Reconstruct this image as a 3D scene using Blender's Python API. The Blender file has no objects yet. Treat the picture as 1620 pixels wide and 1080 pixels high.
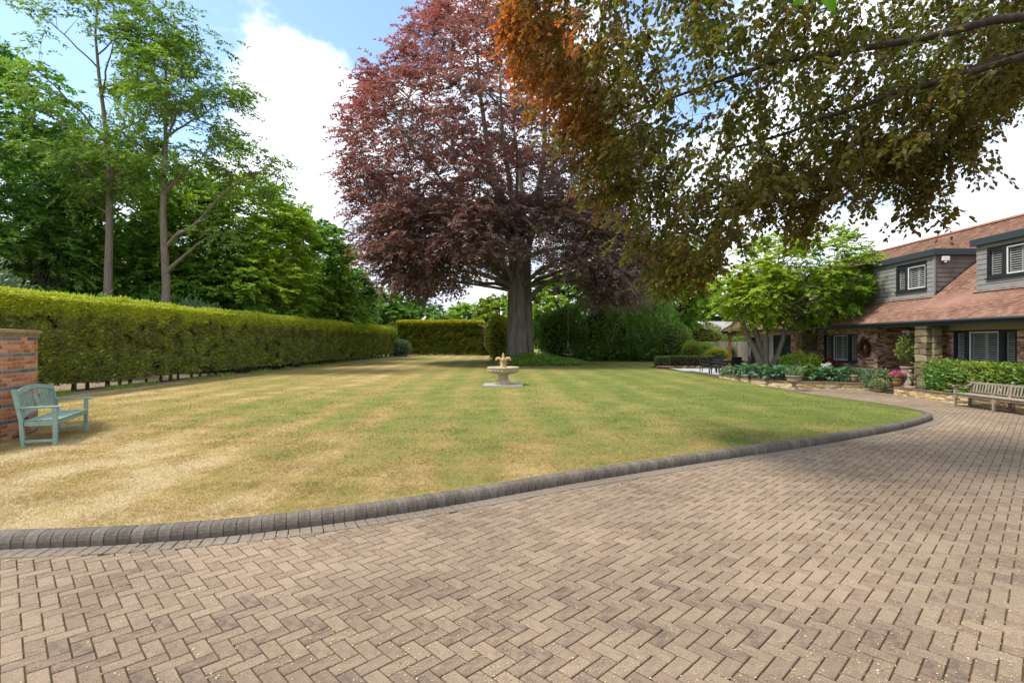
import bpy, bmesh, math, random
import numpy as np
from mathutils import Vector, Matrix, noise as mnoise
random.seed(7)
RS = np.random.RandomState(11)
SC = bpy.context.scene
COL = SC.collection
R = math.radians

# ------------------------------------------------------------------ camera, sky, sun, exposure
cam = bpy.data.cameras.new('camera'); co = bpy.data.objects.new('camera', cam); COL.objects.link(co)
co.location = (0, 0, 1.9); co.rotation_euler = (R(90), 0, math.atan(23/830))
cam.sensor_width = 36; cam.lens = 36*830/1620; cam.clip_start = .05; cam.clip_end = 3000
SC.camera = co
SUN = Vector((-.50, -.16, .85)).normalized()
w = bpy.data.worlds.new('World'); SC.world = w; w.use_nodes = True
nt = w.node_tree; N = nt.nodes; LK = nt.links; N.clear()
def nd(tree, t, **k):
    n = tree.nodes.new(t)
    for a, b in k.items():
        if a.startswith('i_'): n.inputs[a[2:].replace('_', ' ')].default_value = b
        else: setattr(n, a, b)
    return n
sky = nd(nt, 'ShaderNodeTexSky', sky_type='NISHITA', sun_disc=False)
sky.sun_elevation = math.asin(SUN.z); sky.sun_rotation = math.atan2(SUN.x, SUN.y); sky.altitude = 50; sky.air_density = 1.0; sky.dust_density = .8; sky.ozone_density = 2.0
bg = nd(nt, 'ShaderNodeBackground'); bg.inputs['Strength'].default_value = .15
out = nd(nt, 'ShaderNodeOutputWorld')
tc = nd(nt, 'ShaderNodeTexCoord')
nrm = nd(nt, 'ShaderNodeVectorMath', operation='NORMALIZE'); LK.new(tc.outputs['Generated'], nrm.inputs[0])
sep = nd(nt, 'ShaderNodeSeparateXYZ'); LK.new(nrm.outputs[0], sep.inputs[0])
def mth(tree, op, a, b=None, c=None, clamp=False):
    n = tree.nodes.new('ShaderNodeMath'); n.operation = op; n.use_clamp = clamp
    for i, v in enumerate((a, b, c)):
        if v is None: continue
        if isinstance(v, (int, float)): n.inputs[i].default_value = v
        else: tree.links.new(v, n.inputs[i])
    return n.outputs[0]
zz = mth(nt, 'ADD', mth(nt, 'MAXIMUM', sep.outputs[2], 0.0), .22)
cmb = nd(nt, 'ShaderNodeCombineXYZ')
LK.new(mth(nt, 'DIVIDE', sep.outputs[0], zz), cmb.inputs[0]); LK.new(mth(nt, 'DIVIDE', sep.outputs[1], zz), cmb.inputs[1])
n1 = nd(nt, 'ShaderNodeTexNoise'); n1.inputs['Scale'].default_value = 1.9; n1.inputs['Detail'].default_value = 12; n1.inputs['Roughness'].default_value = .60; n1.inputs['Distortion'].default_value = .35
LK.new(cmb.outputs[0], n1.inputs['Vector'])
def lobe(v, wid, amp):          # a gap in the cloud cover towards one part of the sky
    dp = nd(nt, 'ShaderNodeVectorMath', operation='DOT_PRODUCT'); LK.new(nrm.outputs[0], dp.inputs[0])
    dp.inputs[1].default_value = Vector(v).normalized()
    mr = nd(nt, 'ShaderNodeMapRange', interpolation_type='SMOOTHSTEP'); LK.new(dp.outputs['Value'], mr.inputs[0])
    mr.inputs[1].default_value = math.cos(R(wid)); mr.inputs[2].default_value = 1; mr.inputs[3].default_value = 0; mr.inputs[4].default_value = amp
    return mr.outputs[0]
cov = mth(nt, 'ADD', mth(nt, 'MULTIPLY_ADD', mth(nt, 'SUBTRACT', n1.outputs[0], .5), 1.7, .5), .30)
for v, wd, am in (((-.93, .93, .66), 21, .55), ((-.31, 1, .66), 10.5, .55), ((-.62, 1, .40), 7, .16), ((.45, 1, .60), 20, .3), ((-.2, .3, .9), 25, .2), ((.9, -.6, .6), 30, .25), ((-.9, -.6, .6), 30, .2)):
    cov = mth(nt, 'SUBTRACT', cov, lobe(v, wd, am))
cov = mth(nt, 'ADD', cov, mth(nt, 'MULTIPLY', mth(nt, 'SUBTRACT', .38, sep.outputs[2], clamp=True), .55))
mr = nd(nt, 'ShaderNodeMapRange', interpolation_type='SMOOTHSTEP'); LK.new(cov, mr.inputs[0]); mr.inputs[1].default_value = .38; mr.inputs[2].default_value = .66
n2 = nd(nt, 'ShaderNodeTexNoise'); n2.inputs['Scale'].default_value = 2.1; n2.inputs['Detail'].default_value = 7; LK.new(cmb.outputs[0], n2.inputs['Vector'])
cr = nd(nt, 'ShaderNodeValToRGB'); LK.new(n2.outputs[0], cr.inputs[0])
cr.color_ramp.elements[0].position = .33; cr.color_ramp.elements[0].color = (.30, .35, .44, 1)
cr.color_ramp.elements[1].position = .60; cr.color_ramp.elements[1].color = (.66, .69, .74, 1)
cs = nd(nt, 'ShaderNodeVectorMath', operation='SCALE'); LK.new(cr.outputs[0], cs.inputs[0]); cs.inputs['Scale'].default_value = 6.3
skb = nd(nt, 'ShaderNodeVectorMath', operation='SCALE'); LK.new(sky.outputs[0], skb.inputs[0]); skb.inputs['Scale'].default_value = .9
mix = nd(nt, 'ShaderNodeMix', data_type='RGBA'); LK.new(mr.outputs[0], mix.inputs[0]); LK.new(skb.outputs[0], mix.inputs[6]); LK.new(cs.outputs[0], mix.inputs[7])
LK.new(mix.outputs[2], bg.inputs[0]); LK.new(bg.outputs[0], out.inputs[0])
sl = bpy.data.lights.new('sun', 'SUN'); sl.energy = 2.0; sl.angle = R(12); sl.color = (1, .95, .86)
so = bpy.data.objects.new('sun', sl); COL.objects.link(so); so.rotation_euler = SUN.to_track_quat('Z', 'Y').to_euler(); so.location = (0, 0, 60)
SC.view_settings.view_transform = 'Standard'; SC.view_settings.look = 'None'; SC.view_settings.gamma = 1; SC.view_settings.exposure = 1.36
SC.cycles.max_bounces = 7; SC.cycles.transparent_max_bounces = 8; SC.cycles.diffuse_bounces = 4; SC.cycles.glossy_bounces = 3; SC.cycles.transmission_bounces = 4
SC.cycles.use_denoising = True

# ------------------------------------------------------------------ object helpers
def tag(o, label=None, cat=None, group=None, kind=None):
    for k, v in (('label', label), ('category', cat), ('group', group), ('kind', kind)):
        if v: o[k] = v
    return o
def thing(name, loc, label, cat, group=None, rz=0):
    o = bpy.data.objects.new(name, None); COL.objects.link(o); o.location = loc; o.rotation_euler = (0, 0, rz); o.empty_display_size = .1
    return tag(o, label, cat, group)
def link(name, me, mat=None, parent=None, loc=None, rot=None, scale=None):
    if mat is not None and not me.materials: me.materials.append(mat)
    o = bpy.data.objects.new(name, me); COL.objects.link(o)
    if parent is not None: o.parent = parent
    if loc is not None: o.location = loc
    if rot is not None: o.rotation_euler = rot
    if scale is not None: o.scale = scale
    return o
def copy_tree(o, parent=None):
    c = o.copy(); COL.objects.link(c); c.parent = parent
    for ch in [x for x in KIDS.get(o.name, [])]: copy_tree(ch, c)
    return c
def kids_of():
    d = {}
    for o in bpy.data.objects:
        if o.parent: d.setdefault(o.parent.name, []).append(o)
    return d
KIDS = {}
def fast_mesh(name, V, F, smooth=False, attrs=None):
    """V (n,3) floats, F (m,k) ints, all faces with k corners"""
    V = np.asarray(V, dtype=np.float32); F = np.asarray(F, dtype=np.int32)
    me = bpy.data.meshes.new(name); me.vertices.add(len(V)); me.vertices.foreach_set('co', V.ravel())
    k = F.shape[1]; me.loops.add(F.size); me.loops.foreach_set('vertex_index', F.ravel())
    me.polygons.add(len(F)); me.polygons.foreach_set('loop_start', np.arange(0, F.size, k, dtype=np.int32))
    try: me.polygons.foreach_set('loop_total', np.full(len(F), k, dtype=np.int32))
    except Exception: pass
    if smooth: me.polygons.foreach_set('use_smooth', np.ones(len(F), dtype=bool))
    for an, av in (attrs or {}).items():
        at = me.attributes.new(an, 'FLOAT', 'POINT'); at.data.foreach_set('value', np.asarray(av, dtype=np.float32))
    me.update(calc_edges=True); return me
class MB:
    def __init__(s): s.v = []; s.f = []; s.sm = []
    def add(s, V, F, smooth=False):
        b = len(s.v); s.v.extend([tuple(p) for p in V]); s.f.extend([tuple(b+i for i in f) for f in F]); s.sm.extend([smooth]*len(F)); return s
    def box(s, c, d, rz=0, m=None):
        x, y, z = d[0]/2, d[1]/2, d[2]/2; ca, sa = math.cos(rz), math.sin(rz); V = []
        for q in ((-1,-1,-1),(1,-1,-1),(1,1,-1),(-1,1,-1),(-1,-1,1),(1,-1,1),(1,1,1),(-1,1,1)):
            p = Vector((q[0]*x, q[1]*y, q[2]*z))
            if m is not None: p = m @ p
            V.append((c[0]+p.x*ca-p.y*sa, c[1]+p.x*sa+p.y*ca, c[2]+p.z))
        return s.add(V, [(0,3,2,1),(4,5,6,7),(0,1,5,4),(1,2,6,5),(2,3,7,6),(3,0,4,7)])
    def b2(s, x0, x1, y0, y1, z0, z1): return s.box(((x0+x1)/2, (y0+y1)/2, (z0+z1)/2), (abs(x1-x0), abs(y1-y0), abs(z1-z0)))
    def cbox(s, c, d, b=.005, rz=0, tilt=(0, 0)):
        """box with chamfered edges (24 vertices)"""
        h = [d[0]/2, d[1]/2, d[2]/2]; V = []; ca, sa = math.cos(rz), math.sin(rz)
        bm = bmesh.new(); bmesh.ops.create_cube(bm, size=1); bmesh.ops.scale(bm, vec=d, verts=bm.verts)
        bmesh.ops.bevel(bm, geom=bm.edges[:], offset=b, segments=1, affect='EDGES')
        bm.verts.index_update()
        for v in bm.verts:
            p = v.co; p = Vector((p.x, p.y, p.z+p.x*tilt[0]+p.y*tilt[1]))
            V.append((c[0]+p.x*ca-p.y*sa, c[1]+p.x*sa+p.y*ca, c[2]+p.z))
        F = [[v.index for v in f.verts] for f in bm.faces]; bm.free(); return s.add(V, F)
    def bar(s, a, b, w, h=None, up=(0, 0, 1), ch=0):
        a = Vector(a); b = Vector(b); h = h or w; d = (b-a).normalized(); u = Vector(up)
        if abs(d.dot(u)) > .98: u = Vector((0, 1, 0))
        sd = d.cross(u).normalized(); u = sd.cross(d).normalized(); V = []
        for p in (a, b):
            for q in ((-1,-1),(1,-1),(1,1),(-1,1)): V.append(p+sd*(q[0]*w/2)+u*(q[1]*h/2))
        return s.add(V, [(0,1,2,3),(4,7,6,5),(0,4,5,1),(1,5,6,2),(2,6,7,3),(3,7,4,0)])
    def tube(s, P, r, n=8, cap=True, smooth=True):
        P = [Vector(p) for p in P]; rr = r if hasattr(r, '__len__') else [r]*len(P); V = []; u = None
        for i, p in enumerate(P):
            d = (P[min(i+1, len(P)-1)]-P[max(i-1, 0)])
            d = d.normalized() if d.length > 1e-9 else Vector((0, 0, 1))
            if u is None: u = d.orthogonal().normalized()
            u = (u-d*u.dot(d)); u = u.normalized() if u.length > 1e-6 else d.orthogonal().normalized(); t = d.cross(u)
            for k in range(n):
                a = 2*math.pi*k/n; V.append(p+(u*math.cos(a)+t*math.sin(a))*rr[i])
        F = []
        for i in range(len(P)-1):
            for k in range(n): F.append((i*n+k, i*n+(k+1) % n, (i+1)*n+(k+1) % n, (i+1)*n+k))
        s.add(V, F, smooth)
        if cap:
            b = len(s.v)-len(V); s.f.append(tuple(b+k for k in range(n))[::-1]); s.f.append(tuple(b+len(V)-n+k for k in range(n))); s.sm += [False, False]
        return s
    def lathe(s, prof, n=24, c=(0, 0, 0), sx=1, sy=1, smooth=True, mod=None):
        V = []; F = []
        for r, z in prof:
            for k in range(n):
                a = 2*math.pi*k/n; q = r*(mod(a, z) if mod else 1); V.append((c[0]+q*math.cos(a)*sx, c[1]+q*math.sin(a)*sy, c[2]+z))
        for i in range(len(prof)-1):
            for k in range(n): F.append((i*n+k, i*n+(k+1) % n, (i+1)*n+(k+1) % n, (i+1)*n+k))
        s.add(V, F, smooth); b = len(s.v)-len(V)
        s.f.append(tuple(b+k for k in range(n))[::-1]); s.f.append(tuple(b+len(V)-n+k for k in range(n))); s.sm += [False, False]; return s
    def ball(s, c, r, sc=(1, 1, 1), n=10):
        return s.lathe([(max(.001, math.sin(math.pi*i/n))*r, -math.cos(math.pi*i/n)*r*sc[2]) for i in range(n+1)], n+2, c, sc[0], sc[1])
    def mesh(s, name):
        me = bpy.data.meshes.new(name); me.from_pydata(s.v, [], s.f); me.polygons.foreach_set('use_smooth', s.sm); me.update(); return me
    def make(s, name, mat, parent=None, loc=None, rz=0, **k):
        o = link(name, s.mesh(name), mat, parent, loc, (0, 0, rz) if rz else None)
        if k: tag(o, **k)
        return o

# ------------------------------------------------------------------ materials
def hexc(c): return (c[0], c[1], c[2], 1)
def material(name, cols, scale=6, detail=6, rough=.8, bump=.2, bscale=60, isl=0.0, spec=.3, metal=0, objrand=0.0, stretch=None, extra=None, bdist=.004):
    """noise through a ramp of colours; isl / objrand shift the ramp per separate piece"""
    m = bpy.data.materials.new(name); m.use_nodes = True; t = m.node_tree; p = t.nodes['Principled BSDF']
    c = t.nodes.new('ShaderNodeTexCoord'); vec = c.outputs['Object']
    if stretch:
        mp = t.nodes.new('ShaderNodeMapping'); mp.inputs['Scale'].default_value = stretch; t.links.new(vec, mp.inputs[0]); vec = mp.outputs[0]
    n = t.nodes.new('ShaderNodeTexNoise'); n.inputs['Scale'].default_value = scale; n.inputs['Detail'].default_value = detail; n.inputs['Roughness'].default_value = .62
    t.links.new(vec, n.inputs['Vector']); f = n.outputs[0]
    f = mth(t, 'MULTIPLY_ADD', mth(t, 'SUBTRACT', f, .5), 1.5, .5)
    if isl:
        g = t.nodes.new('ShaderNodeNewGeometry'); f = mth(t, 'ADD', f, mth(t, 'MULTIPLY', mth(t, 'SUBTRACT', g.outputs['Random Per Island'], .5), isl))
    if objrand:
        g = t.nodes.new('ShaderNodeObjectInfo'); f = mth(t, 'ADD', f, mth(t, 'MULTIPLY', mth(t, 'SUBTRACT', g.outputs['Random'], .5), objrand))
    r = t.nodes.new('ShaderNodeValToRGB'); t.links.new(f, r.inputs[0]); e = r.color_ramp.elements
    k = len(cols)
    while len(e) < k: e.new(.5)
    for i, cc in enumerate(cols): e[i].position = .12+.76*i/max(1, k-1); e[i].color = hexc([q*.75 for q in cc])
    t.links.new(r.outputs[0], p.inputs['Base Color']); p.inputs['Roughness'].default_value = rough; p.inputs['Metallic'].default_value = metal
    p.inputs['Specular IOR Level'].default_value = spec
    if bump:
        b = t.nodes.new('ShaderNodeTexNoise'); b.inputs['Scale'].default_value = bscale; b.inputs['Detail'].default_value = 6; t.links.new(vec, b.inputs['Vector'])
        bu = t.nodes.new('ShaderNodeBump'); bu.inputs['Strength'].default_value = bump; bu.inputs['Distance'].default_value = bdist; t.links.new(b.outputs[0], bu.inputs['Height']); t.links.new(bu.outputs[0], p.inputs['Normal'])
    if extra: extra(t, p, r)
    return m
def leaf_mat(name, cols, young_or_lit=None, trans=.35, rough=.5, spec=.35, tcol=None, cl=.9):
    """cols: ramp by a random value per leaf; young: colour the leaf has where attribute tint is 1"""
    m = bpy.data.materials.new(name); m.use_nodes = True; t = m.node_tree; p = t.nodes['Principled BSDF']; o = t.nodes['Material Output']
    g = t.nodes.new('ShaderNodeNewGeometry'); c = t.nodes.new('ShaderNodeTexCoord'); n = t.nodes.new('ShaderNodeTexNoise'); n.inputs['Scale'].default_value = cl; n.inputs['Detail'].default_value = 3
    t.links.new(c.outputs['Object'], n.inputs['Vector'])
    f = mth(t, 'ADD', mth(t, 'MULTIPLY', g.outputs['Random Per Island'], .75), mth(t, 'MULTIPLY', mth(t, 'SUBTRACT', n.outputs[0], .33), .8))
    r = t.nodes.new('ShaderNodeValToRGB'); t.links.new(f, r.inputs[0]); e = r.color_ramp.elements
    while len(e) < len(cols): e.new(.5)
    for i, cc in enumerate(cols): e[i].position = .05+.9*i/max(1, len(cols)-1); e[i].color = hexc(cc)
    colo = r.outputs[0]
    if young_or_lit:
        at = t.nodes.new('ShaderNodeAttribute'); at.attribute_name = 'tint'; mx = t.nodes.new('ShaderNodeMix'); mx.data_type = 'RGBA'
        t.links.new(at.outputs['Fac'], mx.inputs[0]); t.links.new(colo, mx.inputs[6]); mx.inputs[7].default_value = hexc(young_or_lit); colo = mx.outputs[2]
    t.links.new(colo, p.inputs['Base Color']); p.inputs['Roughness'].default_value = rough; p.inputs['Specular IOR Level'].default_value = spec
    tr = t.nodes.new('ShaderNodeBsdfTranslucent'); gm = t.nodes.new('ShaderNodeMix'); gm.data_type = 'RGBA'; gm.blend_type = 'MULTIPLY'; gm.inputs[0].default_value = 1
    t.links.new(colo, gm.inputs[6]); gm.inputs[7].default_value = hexc(tcol or (1.5, 1.5, .8)); t.links.new(gm.outputs[2], tr.inputs[0])
    ms = t.nodes.new('ShaderNodeMixShader'); ms.inputs[0].default_value = trans; t.links.new(p.outputs[0], ms.inputs[1]); t.links.new(tr.outputs[0], ms.inputs[2]); t.links.new(ms.outputs[0], o.inputs[0])
    return m
def flat(name, c, rough=.6, spec=.3, metal=0): return material(name, [tuple(x*.88 for x in c), c, tuple(min(1, x*1.1) for x in c)], scale=5, rough=rough, bump=.05, spec=spec, metal=metal)
M = {}
def speckle(t, p, r):        # fine aggregate grains and lichen spots on concrete blocks
    c = t.nodes.new('ShaderNodeTexCoord')
    g = t.nodes.new('ShaderNodeNewGeometry')
    n = t.nodes.new('ShaderNodeTexNoise'); n.inputs['Scale'].default_value = 190; n.inputs['Detail'].default_value = 3; t.links.new(g.outputs['Position'], n.inputs['Vector'])
    n3 = t.nodes.new('ShaderNodeTexNoise'); n3.inputs['Scale'].default_value = .55; n3.inputs['Detail'].default_value = 5; t.links.new(g.outputs['Position'], n3.inputs['Vector'])
    v = t.nodes.new('ShaderNodeHueSaturation'); t.links.new(r.outputs[0], v.inputs['Color'])
    big = mth(t, 'MULTIPLY_ADD', mth(t, 'SUBTRACT', n3.outputs[0], .5), 1.0, 1.0)
    t.links.new(mth(t, 'MULTIPLY', mth(t, 'MULTIPLY_ADD', mth(t, 'SUBTRACT', n.outputs[0], .5), 2.8, 1.0), big), v.inputs['Value'])
    t.links.new(v.outputs[0], p.inputs['Base Color'])
M['paver'] = material('paver', [(.17,.13,.10), (.245,.178,.128), (.28,.203,.143), (.29,.217,.153), (.33,.248,.172)], scale=14, isl=.7, objrand=.7, rough=.9, bump=.35, bscale=160, spec=.2, extra=speckle, bdist=.003)
M['paver_edge'] = material('paver_edge', [(.17,.15,.125), (.23,.19,.15), (.27,.225,.175)], scale=9, isl=.6, rough=.9, bump=.35, bscale=160, spec=.2, extra=speckle)
M['kerb'] = material('kerb', [(.085,.07,.056), (.155,.13,.105), (.25,.215,.175)], scale=14, isl=.1, objrand=.3, rough=.85, bump=.5, bscale=120, extra=speckle, bdist=.004)
M['joint'] = material('joint_sand', [(.045,.03,.016), (.095,.062,.03), (.14,.10,.045), (.09,.095,.025)], scale=5, detail=9, rough=1, bump=.6, bscale=200)
M['bark_beech'] = material('beech_bark', [(.10,.088,.07), (.20,.18,.15), (.30,.27,.23)], scale=2.6, stretch=(1.8,1.8,.35), rough=.9, bump=.7, bscale=9, bdist=.05)
M['bark'] = material('bark', [(.14,.105,.08), (.28,.22,.17), (.40,.33,.26)], scale=8, stretch=(2,2,.4), rough=.95, bump=.8, bscale=30, bdist=.03)
M['maple_bark'] = material('maple_bark', [(.10,.085,.065), (.21,.18,.14), (.30,.26,.21)], scale=9, stretch=(2,2,.5), rough=.95, bump=.5, bscale=30, bdist=.02)
M['bark_dark'] = material('dark_bark', [(.035,.028,.022), (.075,.06,.048), (.12,.10,.08)], scale=9, stretch=(2,2,.5), rough=.95, bump=.6, bscale=30, bdist=.02)
M['beech'] = leaf_mat('copper_beech_leaf', [(.13,.11,.10), (.19,.15,.135), (.24,.19,.17), (.17,.19,.09)], young_or_lit=(.36,.165,.15), trans=.42, rough=.42, spec=.45, tcol=(1.4,.8,.75), cl=.35)
M['beech_near'] = leaf_mat('near_beech_leaf', [(.08,.125,.02), (.12,.165,.028), (.14,.15,.035), (.14,.095,.05)], young_or_lit=(.48,.13,.055), trans=.6, rough=.42, spec=.3, tcol=(1.5,1.15,.55), cl=1.1)
M['oak'] = leaf_mat('woodland_leaf', [(.055,.13,.03), (.10,.22,.04), (.15,.30,.045), (.20,.36,.05)], young_or_lit=(.36,.50,.06), trans=.4, tcol=(1.5,1.5,.5), cl=.3)
M['oak_dark'] = leaf_mat('dark_green_leaf', [(.06,.15,.045), (.11,.23,.06), (.17,.32,.065)], young_or_lit=(.30,.46,.07), trans=.35, tcol=(1.3,1.5,.6), cl=.3)
M['ash'] = leaf_mat('tall_tree_leaf', [(.09,.15,.045), (.14,.24,.055), (.21,.32,.07)], young_or_lit=(.30,.42,.08), trans=.4, tcol=(1.4,1.5,.6), cl=.5)
M['acer'] = leaf_mat('maple_leaf', [(.08,.17,.028), (.14,.27,.038), (.21,.35,.045)], young_or_lit=(.40,.48,.05), trans=.42, tcol=(1.4,1.5,.4), cl=.8)
M['laurel'] = leaf_mat('laurel_leaf', [(.04,.11,.025), (.07,.18,.035), (.12,.26,.045)], young_or_lit=(.34,.42,.04), trans=.25, rough=.42, spec=.4, cl=.5)
M['yellowshrub'] = leaf_mat('yellow_green_leaf', [(.09,.16,.02), (.17,.26,.02), (.27,.35,.03)], young_or_lit=(.42,.45,.03), trans=.35, cl=.6)
M['hedge'] = leaf_mat('hedge_spray', [(.12,.09,.055), (.14,.145,.055), (.18,.23,.06), (.26,.33,.075)], young_or_lit=(.46,.52,.035), trans=.2, rough=.6, cl=1.6)
M['hedge_far'] = leaf_mat('back_hedge_spray', [(.07,.10,.028), (.11,.17,.035), (.16,.23,.045)], young_or_lit=(.48,.45,.03), trans=.2, rough=.6, cl=1.2)
M['box'] = leaf_mat('box_leaf', [(.09,.13,.04), (.14,.20,.05), (.19,.27,.06)], young_or_lit=(.17,.20,.04), trans=.2, cl=2)
M['greyshrub'] = leaf_mat('grey_green_leaf', [(.06,.12,.06), (.10,.18,.09), (.16,.24,.13)], young_or_lit=(.26,.34,.2), trans=.25, cl=1)
M['hosta'] = leaf_mat('hosta_leaf', [(.05,.12,.06), (.08,.18,.085), (.12,.24,.12)], young_or_lit=(.16,.26,.12), trans=.25, rough=.4, cl=3)
M['bigleaf'] = leaf_mat('bright_twig_leaf', [(.10,.24,.02), (.16,.34,.03)], trans=.6, rough=.35, tcol=(1.5,1.7,.5))
M['dead'] = leaf_mat('dead_spray', [(.07,.05,.035), (.13,.095,.065), (.2,.15,.11)], trans=.1, cl=1)
M['soil'] = material('soil', [(.05,.035,.022), (.10,.07,.045), (.16,.12,.08)], scale=4, rough=1, bump=.8, bscale=30, bdist=.02)
M['core'] = material('hedge_core', [(.012,.010,.006), (.03,.024,.014), (.05,.04,.025)], scale=5, rough=1, bump=.8, bscale=20, bdist=.05)
M['roof'] = material('clay_tile', [(.22,.115,.08), (.29,.15,.105), (.34,.185,.13), (.40,.24,.175)], scale=1.1, isl=.75, rough=.85, bump=.3, bscale=50)
M['ridge'] = material('ridge_tile', [(.36,.17,.10), (.48,.24,.15)], scale=3, rough=.8)
M['fascia'] = flat('grey_fascia', (.055,.072,.09), rough=.4)
M['darkframe'] = flat('dark_frame', (.03,.036,.044), rough=.4)
M['cladding'] = material('grey_cladding', [(.25,.243,.232), (.30,.292,.28), (.35,.342,.33)], scale=3, objrand=.3, rough=.7, bump=.15, bscale=20)
M['cladding_shaded'] = material('shaded_cladding', [(.19,.16,.14), (.24,.205,.18)], scale=3, objrand=.3, rough=.7, bump=.15, bscale=20)  # darker copy of the cladding: shade on the dormer cheeks put into colour
M['white'] = flat('white_paint', (.95,.96,.93), rough=.45)
M['dim'] = flat('dim_interior', (.03,.027,.024), rough=.9)
M['soffit'] = flat('olive_soffit', (.36,.33,.21), rough=.8)
M['brick'] = material('house_brick', [(.16,.07,.05), (.42,.20,.13), (.60,.34,.23), (.74,.55,.40)], scale=12, isl=1.0, rough=.9, bump=.5, bscale=70, bdist=.008)
M['mortar'] = material('mortar', [(.40,.35,.28), (.56,.50,.41)], scale=12, rough=1, bump=.5, bscale=90)
M['brick_orange'] = material('orange_brick', [(.34,.12,.055), (.54,.20,.075), (.64,.27,.11), (.68,.34,.20)], scale=20, objrand=.9, isl=.4, rough=.9, bump=.5, bscale=90, bdist=.006)
M['brick_grey'] = material('blue_grey_brick', [(.11,.10,.11), (.20,.18,.18), (.30,.26,.24)], scale=20, objrand=.7, rough=.8, bump=.4, bscale=90, bdist=.006)
M['coping'] = material('sandstone_coping', [(.22,.17,.09), (.38,.30,.18), (.46,.38,.25)], scale=7, rough=.9, bump=.5, bscale=50, bdist=.008)
M['stone'] = material('pier_stone', [(.13,.10,.06), (.31,.245,.145), (.46,.38,.24)], scale=9, objrand=.6, rough=.95, bump=.8, bscale=30, bdist=.02)
M['yellowstone'] = material('yellow_walling_stone', [(.36,.23,.10), (.64,.46,.21), (.76,.59,.31), (.84,.70,.44)], scale=10, objrand=.8, rough=.9, bump=.6, bscale=50, bdist=.01)
M['browncoping'] = material('brown_coping', [(.14,.09,.06), (.24,.17,.11), (.30,.22,.15)], scale=12, objrand=.6, rough=.9, bump=.4, bscale=60)
M['fountain'] = material('cast_stone', [(.36,.29,.19), (.56,.46,.31), (.66,.57,.40)], scale=9, rough=.85, bump=.4, bscale=60, bdist=.006)
M['fountain_gold'] = material('ochre_stone', [(.42,.28,.11), (.60,.42,.19), (.68,.50,.27)], scale=12, rough=.8, bump=.3, bscale=60)
M['slab'] = material('grey_slab', [(.38,.37,.36), (.50,.50,.50)], scale=6, rough=.9)
M['patio'] = material('pale_patio', [(.42,.42,.43), (.52,.52,.53), (.60,.60,.61)], scale=3, isl=.5, rough=.8, bump=.1)
M['urn'] = material('urn_stone', [(.22,.17,.12), (.38,.30,.22), (.48,.40,.30)], scale=14, rough=.9, bump=.5, bscale=60)
M['greenbench'] = material('sage_paint', [(.21,.32,.28), (.30,.43,.375), (.37,.50,.43)], scale=9, rough=.55, bump=.15, bscale=80)
M['teak'] = material('weathered_teak', [(.22,.17,.13), (.34,.28,.22), (.43,.37,.30)], scale=8, stretch=(1,1,1), objrand=.5, rough=.85, bump=.3, bscale=90)
M['oakpost'] = material('oak_post', [(.22,.10,.035), (.38,.19,.07), (.46,.26,.11)], scale=6, stretch=(2,2,.5), rough=.7, bump=.2)
M['rattan'] = material('dark_rattan', [(.012,.010,.010), (.03,.026,.025)], scale=60, rough=.6, bump=.6, bscale=200)
M['fencewood'] = material('grey_fence_wood', [(.22,.18,.14), (.33,.28,.22), (.42,.36,.29)], scale=4, stretch=(2,2,.3), objrand=.7, rough=.9, bump=.2)
M['goldpot'] = material('glazed_ochre', [(.30,.16,.05), (.44,.26,.09)], scale=8, rough=.4)
M['terracotta'] = material('terracotta', [(.34,.20,.11), (.46,.30,.17)], scale=8, rough=.8)
M['pink'] = leaf_mat('pink_petal', [(.60,.10,.25), (.72,.22,.38)], trans=.3, tcol=(1.1,.9,.9))
M['whitepetal'] = leaf_mat('white_petal', [(.62,.62,.58), (.75,.75,.7)], trans=.3, tcol=(1,1,1))
M['yellowpetal'] = leaf_mat('yellow_petal', [(.62,.48,.08), (.7,.6,.2)], trans=.3, tcol=(1,1,.6))
M['petal_litter'] = material('fallen_bits', [(.42,.28,.10), (.58,.44,.22), (.62,.52,.34)], scale=3, isl=.9, rough=.9, bump=0)
M['wreath'] = leaf_mat('wreath_leaf', [(.07,.025,.015), (.15,.055,.03), (.22,.11,.05)], trans=.1)
M['rope'] = flat('rope', (.28,.22,.14), rough=.95)
M['bluecloth'] = flat('blue_canvas', (.10,.20,.42), rough=.8)
M['metal'] = flat('dark_metal', (.03,.03,.032), rough=.35, metal=.6)
gl = bpy.data.materials.new('window_glass'); gl.use_nodes = True; t_ = gl.node_tree; p_ = t_.nodes['Principled BSDF']
p_.inputs['Base Color'].default_value = (.02, .025, .03, 1); p_.inputs['Roughness'].default_value = .03; p_.inputs['Alpha'].default_value = .22; M['glass'] = gl
gd = flat('door_glass', (.035,.05,.045), rough=.06, spec=.7); M['doorglass'] = gd
wt = flat('basin_water', (.05,.07,.05), rough=.04, spec=.6); M['water'] = wt

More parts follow.
